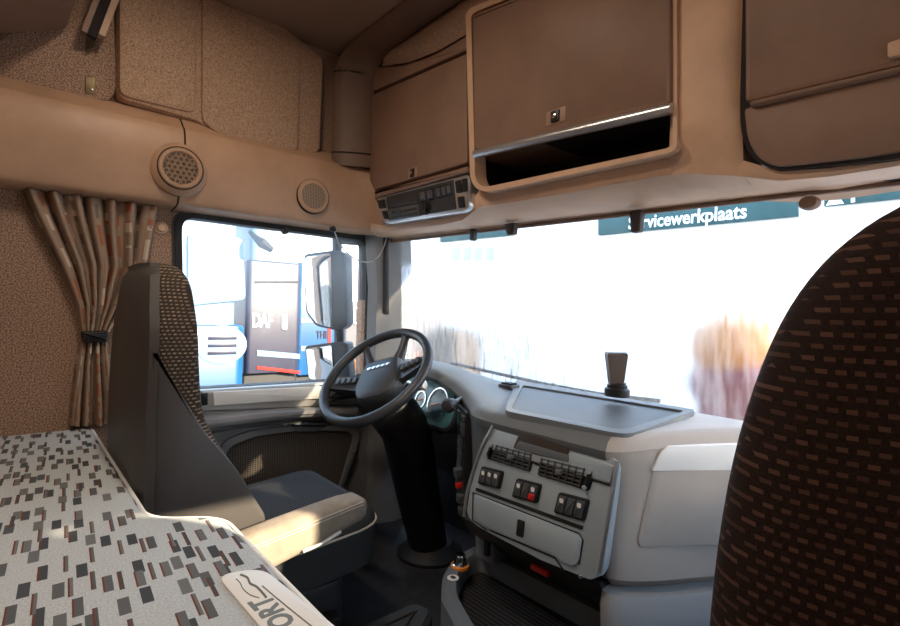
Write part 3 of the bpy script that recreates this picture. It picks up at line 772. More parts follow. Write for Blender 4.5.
for i, (x, y, zt, ov, zb, sb) in enumerate(ST):
    a, b = ST[max(i - 1, 0)], ST[min(i + 1, n_ - 1)]
    tg = V((b[0] - a[0], b[1] - a[1], 0)).normalized(); out = V((tg.y, -tg.x, 0))   # towards the cab
    c = V((x, y, 0)); xb = max(-1.12, min(1.12, x * 1.02 - .10 * max(0, 1 - abs(x) / .6)))
    bk = V((xb, ybot(xb) - .02, 0))
    P_ = lambda o, z: c + out * o + V((0, 0, z))
    fb = P_(-sb, zb)
    th_ = .03
    row = [bk + V((0, 0, min(zt, -.262))), lerp(bk, c, .4) + V((0, 0, lerp(-.262, zt, .55))), lerp(bk, c, .8) + V((0, 0, zt)),
           P_(ov - .035, zt - .002), P_(ov - .012, zt - .010), P_(ov, zt - .026), P_(ov - .002, zt - .038), P_(ov * .45, zt - .05), P_(0, zt - .062),
           lerp(P_(0, zt - .062), fb, .5), fb + V((0, 0, .02)), fb - out * .02, fb - out * .06 + V((0, 0, -.012)), V((bk.x, bk.y, zb - .02))]
    rows.append(row)
g = G()
sm = []
for i in range(n_ - 1):
    k = 3
    for j in range(k): 
        t_ = j / k
        a, b, c, d = rows[max(i - 1, 0)], rows[i], rows[i + 1], rows[min(i + 2, n_ - 1)]
        sm.append([.5 * ((2 * q) + (r_ - p) * t_ + (2 * p - 5 * q + 4 * r_ - s_) * t_ * t_ + (3 * q - p - 3 * r_ + s_) * t_ ** 3) for p, q, r_, s_ in zip(a, b, c, d)])
sm.append(rows[-1])
i_split = next(i for i, r_ in enumerate(sm) if r_[8].x > .235)
loft(g, sm[:i_split + 1]); obj('dash_body', g, 'dash_grey', db)
g = G(); loft(g, sm[i_split:]); ps = obj('passenger_body', g, 'pad_grey', db)

# tray on top
zt = -.2475; tf_ = Fr((0, 0, zt), (1, 0, 0), (0, 1, 0))
to = tf_.pxs([(505, 408), (516, 378), (696, 407), (628, 432)], .012); ti = tf_.pxs([(511, 406), (523, 383), (685, 408), (623, 427)], .012)
to = [(a, min(b, 1.44)) for a, b in to]; ti = [(a, min(b, 1.425)) for a, b in ti]
g = G(); ring(g, tf_, rpoly(to, [.03, .02, .02, .05]), rpoly(ti, [.03, .02, .02, .04]), -.01, .005); tr_ = obj('tray_rim', g, 'dash_grey', db)
g = G(); prism(g, tf_, rpoly(ti, [.03, .02, .02, .04]), -.012, -.001); obj('tray_mat', g, 'charcoal_plastic', db)
p = PZ(509, 386, -.24); g = G(); f_ = Fr(p, (1, 0, 0), (0, 1, 0))
prism(g, f_, rpoly(rect(-.03, .03, -.025, .025), .01), -.02, .006, .003); sn = obj('speaker_vent', g, 'charcoal_plastic', db)
for k in (-.012, 0, .012):
    g = G(); box(g, p.x - .022, p.x + .022, p.y + k - .003, p.y + k + .003, p.z, p.z + .012); obj('slat', g, 'black_plastic', sn)

# centre panel -------------------------------------------------------------
dc = Fr((0, .947, -.30), (1, 0, 0), (0, .085, 1))
def cp2(name, pts, c0, c1, mat, par=db, r=.006, bev=.002, **k): return pan(name, dc, pts, c0, c1, mat, par, r, bev, **k)
cpan = cp2('centre_panel', [(496, 424), (617, 458), (612, 495), (599, 572), (592, 581), (540, 560), (476, 526), (466, 515), (470, 488), (482, 450)], -.03, .004, 'grey_panel', r=[.012, .02, 0, .02, .03, 0, .02, .02, 0, 0])
for nm, L in (('edge_trim', [(617.5, 461), (612.5, 495), (599.5, 573)]), ('edge_trim', [(493, 426), (480, 452), (468, 489), (464, 516)])):
    pts = [dc.P(*dc.px(u, v, .006), .006) for u, v in L]
    g = G(); tube(g, spl(pts, 5), .0045, 8); obj(nm, g, 'silver_trim', db)
# coin drawer with finger recess
dr = cp2('drawer', [(495, 431), (614, 466), (610, 484), (489, 449)], .0, .009, 'grey_panel', r=.006, bev=.003)
cp2('finger_recess', [(513, 448), (519, 434), (525, 432), (563, 443), (568, 447), (569, 462), (540, 456)], .006, .0096, 'brown_device', dr, r=[.005, .01, .01, .01, .01, .004, 0], bev=.0003)
cp2('recess_floor', [(514, 448.5), (519, 441), (568, 455), (568.5, 462.5)], .007, .0104, 'dash_grey', dr, r=.003, bev=.0003)
pts = [dc.P(*dc.px(u, v, .006), .006) for u, v in ((489, 450), (610, 485))]
g = G(); tube(g, pts, .0018, 6); obj('seam', g, 'slot_dark', db)
# air vents: frame, fins both ways, thumb wheel
def vent(q, wheel_side):
    P4 = [V(dc.px(u, v, .006)) for u, v in q]     # tl, tr, br, bl
    B = lambda s, t_: tuple(lerp(lerp(P4[0], P4[1], s), lerp(P4[3], P4[2], s), t_))
    fo_ = [B(0, 0), B(1, 0), B(1, 1), B(0, 1)]
    g = G(); prism(g, dc, rpoly(fo_, .008), -.005, .0065, .002); vt = obj('air_vent', g, 'rubber_black', db)
    lo, hi = (.0, .86) if wheel_side > 0 else (.14, 1.0)
    nv, nh = 7, 5
    for i in range(nv):
        s = lerp(lo + .05, hi - .03, i / (nv - 1)); w_ = .009
        g = G(); prism(g, dc, [B(s - w_, .06), B(s + w_, .06), B(s + w_, .94), B(s - w_, .94)], .004, .012, .001); obj('vane', g, 'switch_grey', vt)
    for j in range(nh):
        t_ = lerp(.12, .88, j / (nh - 1)); w_ = .032
        g = G(); prism(g, dc, [B(lo + .02, t_ - w_), B(hi - .01, t_ - w_), B(hi - .01, t_ + w_), B(lo + .02, t_ + w_)], .004, .0105, .001); obj('slat', g, 'switch_grey', vt)
    c_ = V(B((lo + hi) / 2, .5)); g = G(); prism(g, dc.at(c_.x, c_.y), rpoly(rect(-.008, .008, -.006, .006), .003), .008, .018, .003); obj('tab', g, 'dash_grey', vt)
    s = .94 if wheel_side > 0 else .065
    g = G(); prism(g, dc, rpoly([B(s - .035, .10), B(s + .035, .10), B(s + .035, .90), B(s - .035, .90)], .006), .004, .015, .005); wh = obj('thumb_wheel', g, 'black_plastic', vt)
    for t_ in (.15, .85):
        c_ = B(s, t_); g = G(); lathe(g, dc.at(*c_), [(.005, .012), (.005, .0165), (.001, .017)], 10); obj('mark', g, 'silver_trim', wh)
vent([(491, 442), (534, 453), (530, 472), (485, 458)], -1)
vent([(541, 456), (596, 469), (589, 491.5), (537, 475)], 1)
# switch pods
def pod(q, n, reds=(), icons=()):
    P4 = [V(dc.px(u, v, .01)) for u, v in q]
    B = lambda s, t_: tuple(lerp(lerp(P4[0], P4[1], s), lerp(P4[3], P4[2], s), t_))
    g = G(); prism(g, dc, rpoly([B(0, 0), B(1, 0), B(1, 1), B(0, 1)], .008), .0, .010, .003); pd = obj('switch_pod', g, 'black_plastic', db)
    for k in range(n):
        s0, s1 = lerp(.07, .93, k / n) + .012, lerp(.07, .93, (k + 1) / n) - .012
        g = G(); prism(g, dc, rpoly([B(s0, .12), B(s1, .12), B(s1, .88), B(s0, .88)], .003), .008, .0145, .003); sw = obj('rocker_switch', g, 'switch_grey', pd)
        if k in icons:
            g = G(); f_ = dc.at(*B((s0 + s1) / 2, .32), .0145); prism(g, f_, rpoly(rect(-.005, .005, -.005, .005), .003), 0, .0006); obj('icon', g, 'white_print', pd)
        if k in reds:
            g = G(); prism(g, dc, rpoly([B(s0 + .02, .55), B(s1 - .02, .55), B(s1 - .02, .86), B(s0 + .02, .86)], .002), .012, .0165, .002); obj('red_lens', g, 'red_plastic', pd, label='red lens at the foot of the switch')
pod([(481, 466), (503, 471.5), (499, 489.5), (477, 483.5)], 3, icons=(0, 1, 2))
pod([(516, 478), (541, 484.5), (536.5, 504), (511, 497)], 3, reds=(2,), icons=(0, 2))
pod([(558, 492), (589, 500), (583.5, 522), (553, 513)], 3, icons=(0, 2))
# slot and lower lids
cp2('slot', [(476, 487.5), (583, 526.5), (582, 530), (475, 490.5)], .0, .0062, 'black_plastic', r=.003, bev=.0005)
lid = cp2('storage_lid', [(474, 494), (578, 535), (581, 540), (578, 562), (573, 567), (560, 562), (554, 556), (488, 529), (474, 519)], .0, .010, 'grey_panel', r=[.008, .01, .01, .01, .01, .01, .01, .02, .02], bev=.003)
cp2('latch', [(517, 519), (524, 521.5), (522.5, 538), (515.5, 535.5)], .006, .0135, 'black_plastic', lid, r=.004, bev=.002)
for L in ([(473, 492.5), (579, 533.5), (583, 540), (579, 564)], [(489, 530), (555, 558), (564, 571)], [(473, 493), (472.5, 520), (487, 530)]):
    g = G(); tube(g, [dc.P(*dc.px(u, v, .005), .005) for u, v in L], .0016, 6); obj('seam', g, 'slot_dark', db)
for (u, v) in ((600, 575),):
    g = G(); lathe(g, dc.at(*dc.px(582, 576, .0)), [(.004, -.002), (.004, .006), (.001, .007)], 10); obj('screw', g, 'chrome', db)

# switch strip on the diagonal towards the driver
A_, B_ = V((-.445, 1.135, 0)), V((-.20, .978, 0)); tg = (B_ - A_).normalized()
fd = Fr(A_ + V((0, 0, -.30)), tg, (0, 0, 1)); L_ = (B_ - A_).length
def sp2(name, a0, a1, b0, b1, mat, par, c0=-.012, c1=.012, r=.006, bev=.003): 
    return pan(name, fd, rect(a0, a1, b0, b1), c0, c1, mat, par, r, bev, px=False)
p1 = sp2('switch_panel', .06, .215, -.20, .015, 'black_plastic', db)
sp2('display', .075, .14, -.065, .0, 'screen', p1, .008, .016)
for i in range(3):
    sp2('rocker_switch', .15, .205, -.062 + .022 * i, -.044 + .022 * i, 'switch_grey', p1, .008, .018, .003)
for i in range(4):
    sp2('rocker_switch', .085 + .03 * (i % 2) + .02, .11 + .03 * (i % 2) + .02, -.15 + .04 * (i // 2), -.118 + .04 * (i // 2), 'switch_grey', p1, .008, .018, .003)
# side strip of the console below with buttons, curving to the floor tray
L = [V((-.33, 1.10, -.44)), V((-.315, 1.08, -.50)), V((-.30, 1.08, -.56)), V((-.27, 1.09, -.63)), V((-.245, 1.11, -.70))]
ls = spl(L, 4); g = G()
loft(g, [[p + V((dx, dy, 0)) for dx, dy in ((-.035, -.035), (.03, -.055), (.07, .02), (-.035, .10))] for p in ls]); ks = obj('console_side', g, 'charcoal_plastic', db)
fb = Fr((-.315 + .0, 1.022, -.50), (.95, -.29, 0), (-.12, -.06, 1))
for i, (m_, a, b) in enumerate((('switch_grey', .0, .025), ('red_plastic', .004, -.012), ('switch_grey', .01, -.05), ('switch_grey', .018, -.085))):
    q = fb.at(a, b); k_ = .6 if m_ == 'red_plastic' else 1.0; g = G(); prism(g, q, rpoly(rect(-.014 * k_, .014 * k_, -.013 * k_, .013 * k_), .004), -.05, .006, .003); obj('button', g, m_, ks)
# lower column cover right of the wheel and knee panel
g = G(); box(g, -1.10, -.36, 1.30, 1.36, -.62, -.42, .02, .02); kp = obj('knee_panel', g, 'black_plastic', db)
fk = FF(1.30); pk = fk.px(436, 425); g = G(); prism(g, fk.at(*pk), rpoly(rect(-.035, .035, -.028, .028), .005), 0, .012, .003); sq = obj('light_switch', g, 'charcoal_plastic', db)
g = G(); lathe(g, fk.at(*pk), [(.016, .01), (.016, .02), (.001, .022)], 16); obj('dial', g, 'switch_grey', sq)
# instrument cluster
fc_ = Fr((-.70, 1.195, -.32), (.998, -.06, 0), (0, .30, 1))
g = G(); prism(g, fc_, rpoly([(-.27, -.10), (.20, -.10), (.22, -.02), (.17, .075), (-.22, .075)], [.04, .05, .06, .06, .05]), -.02, .012, .006); cl = obj('instrument_cluster', g, 'charcoal_plastic', db)
g = G(); prism(g, fc_, rpoly([(-.25, -.088), (.19, -.088), (.205, -.02), (.155, .064), (-.20, .064)], [.04, .05, .06, .06, .05]), .010, .014, .001); obj('dial_card', g, 'dial_card', cl)
for a, r_ in ((-.12, .058), (.10, .060), (-.01, .034)):
    f_ = fc_.at(a, -.012, .014); g = G(); lathe(g, f_, [(r_, 0), (r_, .004), (r_ - .005, .004), (r_ - .005, .0)], 28); gr_ = obj('gauge_ring', g, 'silver_trim', cl)
    g = G()
    for k in range(11):
        an = R(220 - 26 * k); e0, e1 = r_ * .70, r_ * .86
        q = V((cos(an), sin(an))); n2 = V((-q.y, q.x)) * .0014
        prism(g, f_, [tuple(q * e0 - n2), tuple(q * e1 - n2), tuple(q * e1 + n2), tuple(q * e0 + n2)], .0, .0012)
    obj('tick_marks', g, 'white_print', cl)
    an = R(200); q = V((cos(an), sin(an))); n2 = V((-q.y, q.x)) * .002
    g = G(); prism(g, f_, [tuple(-q * .01 - n2), tuple(q * r_ * .8 - n2 * .4), tuple(q * r_ * .8 + n2 * .4), tuple(-q * .01 + n2)], .002, .004); obj('needle', g, 'orange_plastic', cl)
# gear selector knob on a short stalk
a = PY(468, 397, 1.12); b = PY(450, 405, .99)
dv = (b - a).normalized(); f_ = Fr(a, dv.orthogonal(), dv.cross(dv.orthogonal()))
g = G(); tube(g, [a, lerp(a, b, .5), b], [.014, .010, .009], 10); gs = obj('gear_selector', g, 'black_plastic', db)
g = G(); lathe(g, f_, [(.030, -.01), (.030, .012), (.022, .02), (.012, .022)], 22); obj('collar', g, 'black_plastic', gs)
g = G(); lathe(g, Fr(b, f_.ux, f_.uy), [(.008, -.03), (.016, -.02), (.021, -.002), (.022, .012), (.016, .026), (.001, .030)], 20); obj('knob', g, 'charcoal_plastic', gs)

# passenger side: pad with white band, and lower panel
fp = Fr((.335, 1.09, -.30), (.53, .85, 0), (0, 0, 1))
pw = lambda name, pts, c0, c1, mat, r, bev: pan(name, fp, pts, c0, c1, mat, db, r, bev)
pw('airbag_panel', [(655, 458), (662, 447), (760, 444), (760, 545), (640, 549), (638, 540)], -.03, .012, 'pad_grey', [.03, .03, 0, 0, .02, .02], .006)
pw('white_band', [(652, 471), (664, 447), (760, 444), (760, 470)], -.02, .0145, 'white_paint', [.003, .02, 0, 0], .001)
low = [r_ for r_ in sm if r_[8].x > .215]
g = G(); rows2 = []
for r_ in low:
    f0 = r_[10]; bk = r_[13]; o_3 = (f0 - bk); o_3.z = 0; o_3 = o_3.normalized()
    rows2.append([V((f0.x, f0.y, -.576)) + o_3 * .004, V((f0.x, f0.y, -.60)) + o_3 * .012, V((f0.x, f0.y, -.66)) + o_3 * .006, V((f0.x, f0.y, -.72)) - o_3 * .03, V((f0.x, f0.y, ZF + .005)) - o_3 * .06, V((bk.x, bk.y, ZF + .005)), V((bk.x, bk.y, -.576))])
loft(g, rows2); obj('lower_panel', g, 'pad_light', db)
# underside of the centre block
g = G(); loft(g, [[V((x, y, z)) for y, z in ((.96, -.563), (.985, -.60), (1.10, -.70), (1.22, -.72), (1.3, -.80), (1.45, -.80), (1.45, -.57))] for x in (-.22, .0, .22)]); ud = obj('underside', g, 'charcoal_plastic', db)
g = G(); q = PY(540, 570, 1.0); box(g, q.x - .026, q.x + .026, .995, 1.01, q.z - .006, q.z + .006, 0, .002); obj('red_label', g, 'red_plastic', db, label='small red strip under the storage lid')
q = PY(491, 541, 1.05); g = G(); box(g, q.x - .05, q.x + .03, 1.03, 1.10, q.z - .05, q.z + .05, .015, .01); so = obj('socket_block', g, 'dash_grey', db)
g = G(); box(g, q.x - .0, q.x + .018, 1.02, 1.04, q.z - .03, q.z + .03, .004, .003); obj('socket', g, 'black_plastic', so)

# floor tray in front of the console
zt = -.72
out_ = [(-.335, 1.14), (-.315, 1.02), (-.255, .925), (-.17, .85), (-.03, .79), (.15, .74), (.32, .74), (.32, 1.15)]
ft = thing('floor_tray', (0, .9, ZF), 'open storage tray with ribbed black mat on the floor under the dashboard', 'tray')
if area2(out_) < 0: out_ = out_[::-1]
rr_ = lambda d: rpoly(inset(out_, d), .035)
ii = rr_(.045)
g = G(); oo2 = rr_(0)
loft(g, [[V((x, y, z)) for x, y in l] for l, z in ((oo2, ZF), (oo2, zt - .01), (rr_(.008), zt), (rr_(.038), zt), (ii, zt - .012), (ii, zt - .06))], cap=False); obj('rim', g, 'dash_grey', ft)
g = G(); prism(g, WF, ii, zt - .09, zt - .055); obj('ribbed_mat', g, 'mat_ribs', ft)
KP = PZ(460, 566, zt); KS = PZ(453, 578, zt)
g = G(); lathe(g, Fr(KP, (1, 0, 0), (0, 1, 0)), [(.022, -.004), (.022, .006), (.019, .008), (.016, .03), (.014, .034), (.001, .034)], 20); kb = obj('lighter_knob', g, 'chrome', ft)
g = G(); lathe(g, Fr(KP, (1, 0, 0), (0, 1, 0)), [(.026, -.004), (.026, .004), (.022, .006)], 20); obj('amber_ring', g, 'orange_plastic', kb)
g = G(); lathe(g, Fr(KS, (1, 0, 0), (0, 1, 0)), [(.016, -.002), (.016, .0015), (.001, .0018)], 18); ic = obj('symbol_disc', g, 'white_print', ft)
g = G(); prism(g, Fr(KS + V((0, 0, .0018)), (1, 0, 0), (0, 1, 0)), rpoly(rect(-.008, .008, -.006, .006), .004), 0, .001); obj('symbol', g, 'charcoal_plastic', ic)

# dark holder standing on the dash against the windscreen
q = PZ(617, 391, -.245); yq = min(q.y, 1.33); q = PY(617, 391, yq)
ph = thing('device_holder', (q.x, yq, q.z), 'dark brown tapered device holder standing on the dashboard at the windscreen', 'holder')
sc_ = (q - CAM).length / FPX * 1.0
k_ = (q - CAM).dot(FW) / FPX
g = G(); lathe(g, Fr(q, (1, 0, 0), (0, 1, 0)), [(13 * k_, -.015), (13 * k_, .006), (10.5 * k_, .010), (10.5 * k_, .018), (9 * k_, .020), (9 * k_, .026)], 20, sy=.8); obj('foot', g, 'black_plastic', ph)
fh = Fr(q + V((0, 0, .022)), R0, (0, 0, 1))
def hs_(w_, h, d0, d1): return [fh.P(-w_ * k_, h, d1), fh.P(w_ * .5 * k_, h, d1), fh.P(w_ * k_, h, d0), fh.P(-w_ * .7 * k_, h, d0)]
g = G(); loft(g, [hs_(9, 0, -.03, .02), hs_(11, .04, -.035, .025), hs_(13.5, .082, -.04, .03), hs_(12.5, .088, -.038, .026)]); obj('holder_body', g, 'brown_device', ph, smooth=0)

# wiper outside the glass
g = G(); pts = [PY(u, v, 1.525) for u, v in ((452, 363), (500, 374), (550, 385), (600, 394), (660, 401))]
wpv = thing('wiper', pts[2], 'black wiper blade lying along the foot of the windscreen', 'wiper')
tube(g, pts, .007, 8); obj('blade', g, 'rubber_black', wpv)
g = G(); tube(g, [pts[2] + V((0, .01, 0)), pts[2] + V((.1, .06, -.03)), pts[3] + V((.2, .12, -.06))], .009, 8); obj('arm', g, 'black_plastic', wpv)

# ================================================================ STEERING WHEEL
wc = V((-.68, .96, -.225)); d0 = ray(377, 377); wc = CAM + d0 * ((-.68 - CAM.x) / d0.x)
wn = V((.13, -.68, .72)).normalized()
wu = (V((0, .72, .68)) - wn * V((0, .72, .68)).dot(wn)).normalized(); wr = wu.cross(wn)
PHI = R(33); wr, wu = wr * cos(PHI) + wu * sin(PHI), wu * cos(PHI) - wr * sin(PHI)
wf = Fr(wc, wr, wu); RW = .203
sw = thing('steering_wheel', wc, 'dark grey steering wheel with button spokes and silver badge', 'steering wheel')
g = G(); tube(g, [wf.P(RW * cos(2 * pi * i / 64), RW * sin(2 * pi * i / 64), .012) for i in range(64)], .0175, 12, True); obj('rim', g, 'wheel_rubber', sw)
hubp = rpoly([(-.092, -.035), (-.055, -.100), (.055, -.100), (.092, -.035), (.075, .085), (.04, .095), (-.04, .095), (-.075, .085)], [.04, .05, .05, .04, .03, .02, .02, .03])
g = G(); prism(g, wf, hubp, -.055, .0, .018); hub = obj('hub', g, 'wheel_hub', sw)
g = G(); prism(g, wf, inset(hubp, .004), -.05, .006, .016); obj('airbag_cover', g, 'wheel_hub', hub)
g = G(); f_ = wf.at(.0, .045, .006)
for k in range(5): prism(g, f_, rpoly(rect(-.0475 + .0195 * k, -.0475 + .0175 + .0195 * k, -.006, .006), .003), -.001, .0025, .0008)
obj('badge', g, 'chrome', hub)
for s in (-1, 1):
    # side arm with buttons
    g = G(); loft(g, [[wf.P(s * a, b, c) for b, c in ((lo_, c0_), (hi_, c0_), (hi_, c1_), (lo_, c1_))] for a, lo_, hi_, c0_, c1_ in ((.07, -.035, .05, -.04, -.012), (.11, -.022, .045, -.032, -.008), (.16, -.012, .036, -.018, .004), (.196, -.006, .03, .0, .014))])
    arm = obj('spoke', g, 'wheel_rubber', sw)
    for k in range(4):
        q = wf.at(s * (.098 + .021 * k), .018 + .0 * k, -.006 + .0045 * k); g = G(); prism(g, q, rpoly(rect(-.0085, .0085, -.013, .013), .003), -.006, .007, .002); obj('button', g, 'switch_grey', arm)
    g = G(); a = wf.P(s * .055, .08, -.02); b = wf.P(s * .088, .178, .008)
    tube(g, [a, lerp(a, b, .4) + wn * -.004, lerp(a, b, .75), b], [.022, .017, .014, .016], 10, flat=.6); obj('spoke', g, 'wheel_rubber', sw)
# steering column
st_ = thing('steering_column', (-.70, 1.25, ZF), 'black steering column shroud running down to the floor', 'steering column')
base = PZ(430, 553, ZF)
top = wc - wn * .06; mid = V((-.69, 1.10, -.44)); bot = V((base.x, base.y, ZF))
pts = spl([top, lerp(top, mid, .5) + V((0, -.01, 0)), mid, lerp(mid, bot, .45), bot], 5)
rad = [lerp(.055, .088, min(1, i / 5)) if i < 12 else lerp(.088, .07, (i - 12) / (len(pts) - 12)) for i in range(len(pts))]
g = G(); tube(g, pts, rad, 20); obj('shroud', g, 'black_plastic', st_)
g = G(); lathe(g, Fr(bot, (1, 0, 0), (0, 1, 0)), [(.13, .0), (.13, .012), (.11, .03), (.085, .05)], 26); obj('boot_ring', g, 'rubber_black', st_)
f_ = Fr(lerp(top, mid, .55) + V((.06, -.03, .02)), (.75, -.6, 0), (0, 0, 1)); g = G(); lathe(g, f_, [(.02, -.01), (.02, .012), (.012, .016), (.001, .016)], 16); ig = obj('ignition_lock', g, 'charcoal_plastic', st_)
g = G(); prism(g, f_, rect(-.003, .003, -.011, .011), .012, .026, .001); obj('key', g, 'chrome', ig)
a = wc - wn * .07 + wr * .05; b = PY(425, 385, (a.y + .02))
lv = obj('stalk', tube(G(), [a, lerp(a, b, .35), lerp(a, b, .75)], [.012, .011, .012], 10), 'black_plastic', st_)
obj('stalk_end', tube(G(), [lerp(a, b, .68), lerp(a, b, .78), lerp(a, b, .95), b], [.013, .018, .019, .012], 14), 'silver_trim', lv)
# ================================================================ SEATS
def sec(xc, hw, y0, y1, z, r=.05, k=5):
    p = rpoly(rect(xc - hw, xc + hw, y0, y1), r, k); return [V((a, b, z)) for a, b in p]
XD = -.68
ds = thing('driver_seat', (XD, .6, ZF), 'driver seat with brown dotted backrest and dark leather sides', 'seat')
bk = [(-.63, .235, .24, .475), (-.60, .245, .225, .482), (-.52, .25, .222, .480), (-.45, .25, .22, .452), (-.38, .25, .22, .415), (-.30, .25, .22, .368), (-.24, .25, .22, .345), (-.15, .248, .222, .337), (-.06, .235, .225, .335), (.0, .208, .228, .333),
      (.045, .185, .232, .330), (.075, .155, .237, .324), (.095, .115, .244, .315), (.106, .06, .256, .300)]
bs = []
for i in range(len(bk) - 1):
    for j in range(3):
        a, b, c, d = bk[max(0, i - 1)], bk[i], bk[i + 1], bk[min(len(bk) - 1, i + 2)]; t_ = j / 3
        bs.append([.5 * (2 * q + (r_ - p) * t_ + (2 * p - 5 * q + 4 * r_ - s_) * t_ * t_ + (3 * q - p - 3 * r_ + s_) * t_ ** 3) for p, q, r_, s_ in zip(a, b, c, d)])
bs.append(bk[-1])
g = G(); loft(g, [sec(XD, hw, y0, y1, z, .040) for z, hw, y0, y1 in bs]); bo = obj('backrest', g, 'seat_weave', ds)
# leather shell wrapping the rear
def shell(xc, sections, ymax, off):
    lo = []
    for z, hw, y0, y1 in sections:
        p = [(xc - hw - off, y0 + .022), (xc - hw - off + .01, y0 + .015 - off), (xc - hw + .05, y0 - off), (xc + hw - .05, y0 - off), (xc + hw + off - .01, y0 + .015 - off), (xc + hw + off, y0 + .022), (xc + hw - .01, y0 + .022), (xc + hw - .06, y0 + .02), (xc - hw + .06, y0 + .02), (xc - hw + .01, y0 + .022)]
        lo.append([V((a, b, z)) for a, b in p])
    return lo
g = G(); lo = shell(XD, bs[:-4], .3, .011)
top_l = [V((XD + (p.x - XD) * .97, p.y, p.z + .012)) for p in lo[-1]]
loft(g, lo + [top_l]); obj('back_shell', g, 'leather_dark', ds)
# plain leather side panels
for s in (1, -1):
    fr = FL(XD + s * .246) if s > 0 else Fr((XD - .246, 0, 0), (0, -1, 0), (0, 0, 1))
    q = FL(XD + .246).pxs([(140, 350), (205, 432), (235, 466), (267, 517), (263, 533), (225, 560), (140, 560)], .010)
    q = [(max(a, .234), min(b, .2)) for a, b in q]
    if s < 0: q = [(-a, b) for a, b in q]
    g = G(); prism(g, fr, rpoly(q, [.008, .02, .03, .03, .03, .02, .01]), -.11, .010, .006); obj('side_panel', g, 'leather_dark', ds)
# front insert
g = G(); loft(g, [[V((XD + dx * min(1, hw / .2), y1 - .02, z)) for dx in (-.13, .13)] + [V((XD + dx * min(1, hw / .2), y1 + .008, z)) for dx in (.12, -.12)] for z, hw, y0, y1 in bs[4:-8]]); obj('back_insert', g, 'seat_ribs', ds)
# cushion
def cush(x0, x1, y0, y1, z0, z1, r=.05, bev=.04):
    p = rpoly(rect(x0, x1, y0, y1), r, 6)
    L = [(inset(p, .03), z0), (p, z0 + .02), (p, z1 - bev), (inset(p, bev * .12), z1 - bev * .5), (inset(p, bev * .45), z1 - bev * .12), (inset(p, bev), z1)]
    return [[V((a, b, c + .035 * max(0, (b - y0) / (y1 - y0)) ** 2)) for a, b in q] for q, c in L]
ZS = -.60
lo = cush(XD - .255, XD + .255, .40, .845, ZS - .17, ZS, .09, .045)
g = G(); loft(g, lo); cu = obj('cushion', g, 'seat_plain', ds)
g = G(); p = rpoly(rect(XD - .15, XD + .15, .42, .80), .04); loft(g, [[V((a, b, z_ + .035 * max(0, (b - .40) / .445) ** 2)) for a, b in q] for q, z_ in ((p, ZS - .02), (p, ZS + .006), (inset(p, .01), ZS + .010))]); obj('cushion_insert', g, 'seat_ribs', ds)
pip = [V((a.x, a.y, a.z + .002)) for a in lo[2]]; c_ = sum(pip, V()) / len(pip)
g = G(); tube(g, [V((c_.x + (p.x - c_.x) * 1.006, c_.y + (p.y - c_.y) * 1.006, p.z)) for p in pip], .0032, 6, True); obj('piping', g, 'stitch', cu)
# base
g = G(); box(g, XD - .20, XD + .225, .34, .74, ZF + .06, ZS - .155, .04, .02); obj('suspension_cover', g, 'charcoal_plastic', ds)
g = G(); box(g, XD - .22, XD + .25, .32, .70, ZF, ZF + .07, .02, .01); obj('base_frame', g, 'black_plastic', ds)
g = G(); box(g, XD + .225, XD + .275, .52, .70, ZF + .05, ZF + .12, .01, .008); obj('adjuster', g, 'black_plastic', ds)
# armrest, folded down on the inboard side
def arm(xc, s, parent):
    stn = [(.385, -.570, .030, .040), (.41, -.567, .038, .050), (.48, -.556, .040, .048), (.57, -.540, .041, .043), (.66, -.524, .042, .036), (.705, -.518, .038, .031), (.722, -.520, .026, .022)]
    L = []
    for y, z, hw, hh in stn:
        p = rpoly(rect(-hw, hw, -hh, hh), min(.026, hh * .7), 4); L.append([V((xc + a, y, z + b)) for a, b in p])
    g = G(); loft(g, L); a_ = obj('armrest', g, 'suede_tan', parent)
    for zz in (.012, .004):
        g = G(); tube(g, [V((xc + s * (hw + .0005), y, z + hh * .35 + zz)) for y, z, hw, hh in stn[1:-1]], .0011, 5); obj('stitching', g, 'stitch', a_)
    g = G(); tube(g, [V((xc + s * .041, .54, -.578)), V((xc + s * .045, .59, -.570)), V((xc + s * .041, .64, -.556))], .005, 8); obj('adjuster_bar', g, 'door_sill', a_)
    g = G(); lathe(g, Fr((xc - s * .045, .42, -.567), (0, 1, 0), (0, 0, 1)), [(.03, -.02), (.03, .02), (.001, .02)], 18); obj('pivot', g, 'charcoal_plastic', a_)
arm(XD + .322, 1, ds)

# passenger seat, seen from behind
XP = .872
pseat = thing('passenger_seat', (XP, .75, ZF), 'passenger seat with brown dotted cover, back towards the bunk', 'seat')
bk = [(-.62, .245, .50, .72), (-.56, .255, .49, .73), (-.45, .256, .487, .72), (-.35, .254, .487, .70), (-.22, .246, .488, .68), (-.11, .230, .49, .67), (-.02, .205, .493, .665), (.04, .175, .497, .658), (.080, .138, .503, .65), (.102, .098, .51, .64), (.113, .05, .525, .62)]
bs = []
for i in range(len(bk) - 1):
    for j in range(4):
        a, b, c, d = bk[max(0, i - 1)], bk[i], bk[i + 1], bk[min(len(bk) - 1, i + 2)]; t_ = j / 4
        bs.append([.5 * (2 * q + (r_ - p) * t_ + (2 * p - 5 * q + 4 * r_ - s_) * t_ * t_ + (3 * q - p - 3 * r_ + s_) * t_ ** 3) for p, q, r_, s_ in zip(a, b, c, d)])
bs.append(bk[-1])
g = G(); loft(g, [sec(XP, hw, y0, y1, z, .085, 8) for z, hw, y0, y1 in bs]); obj('backrest', g, 'seat_weave_brown', pseat)
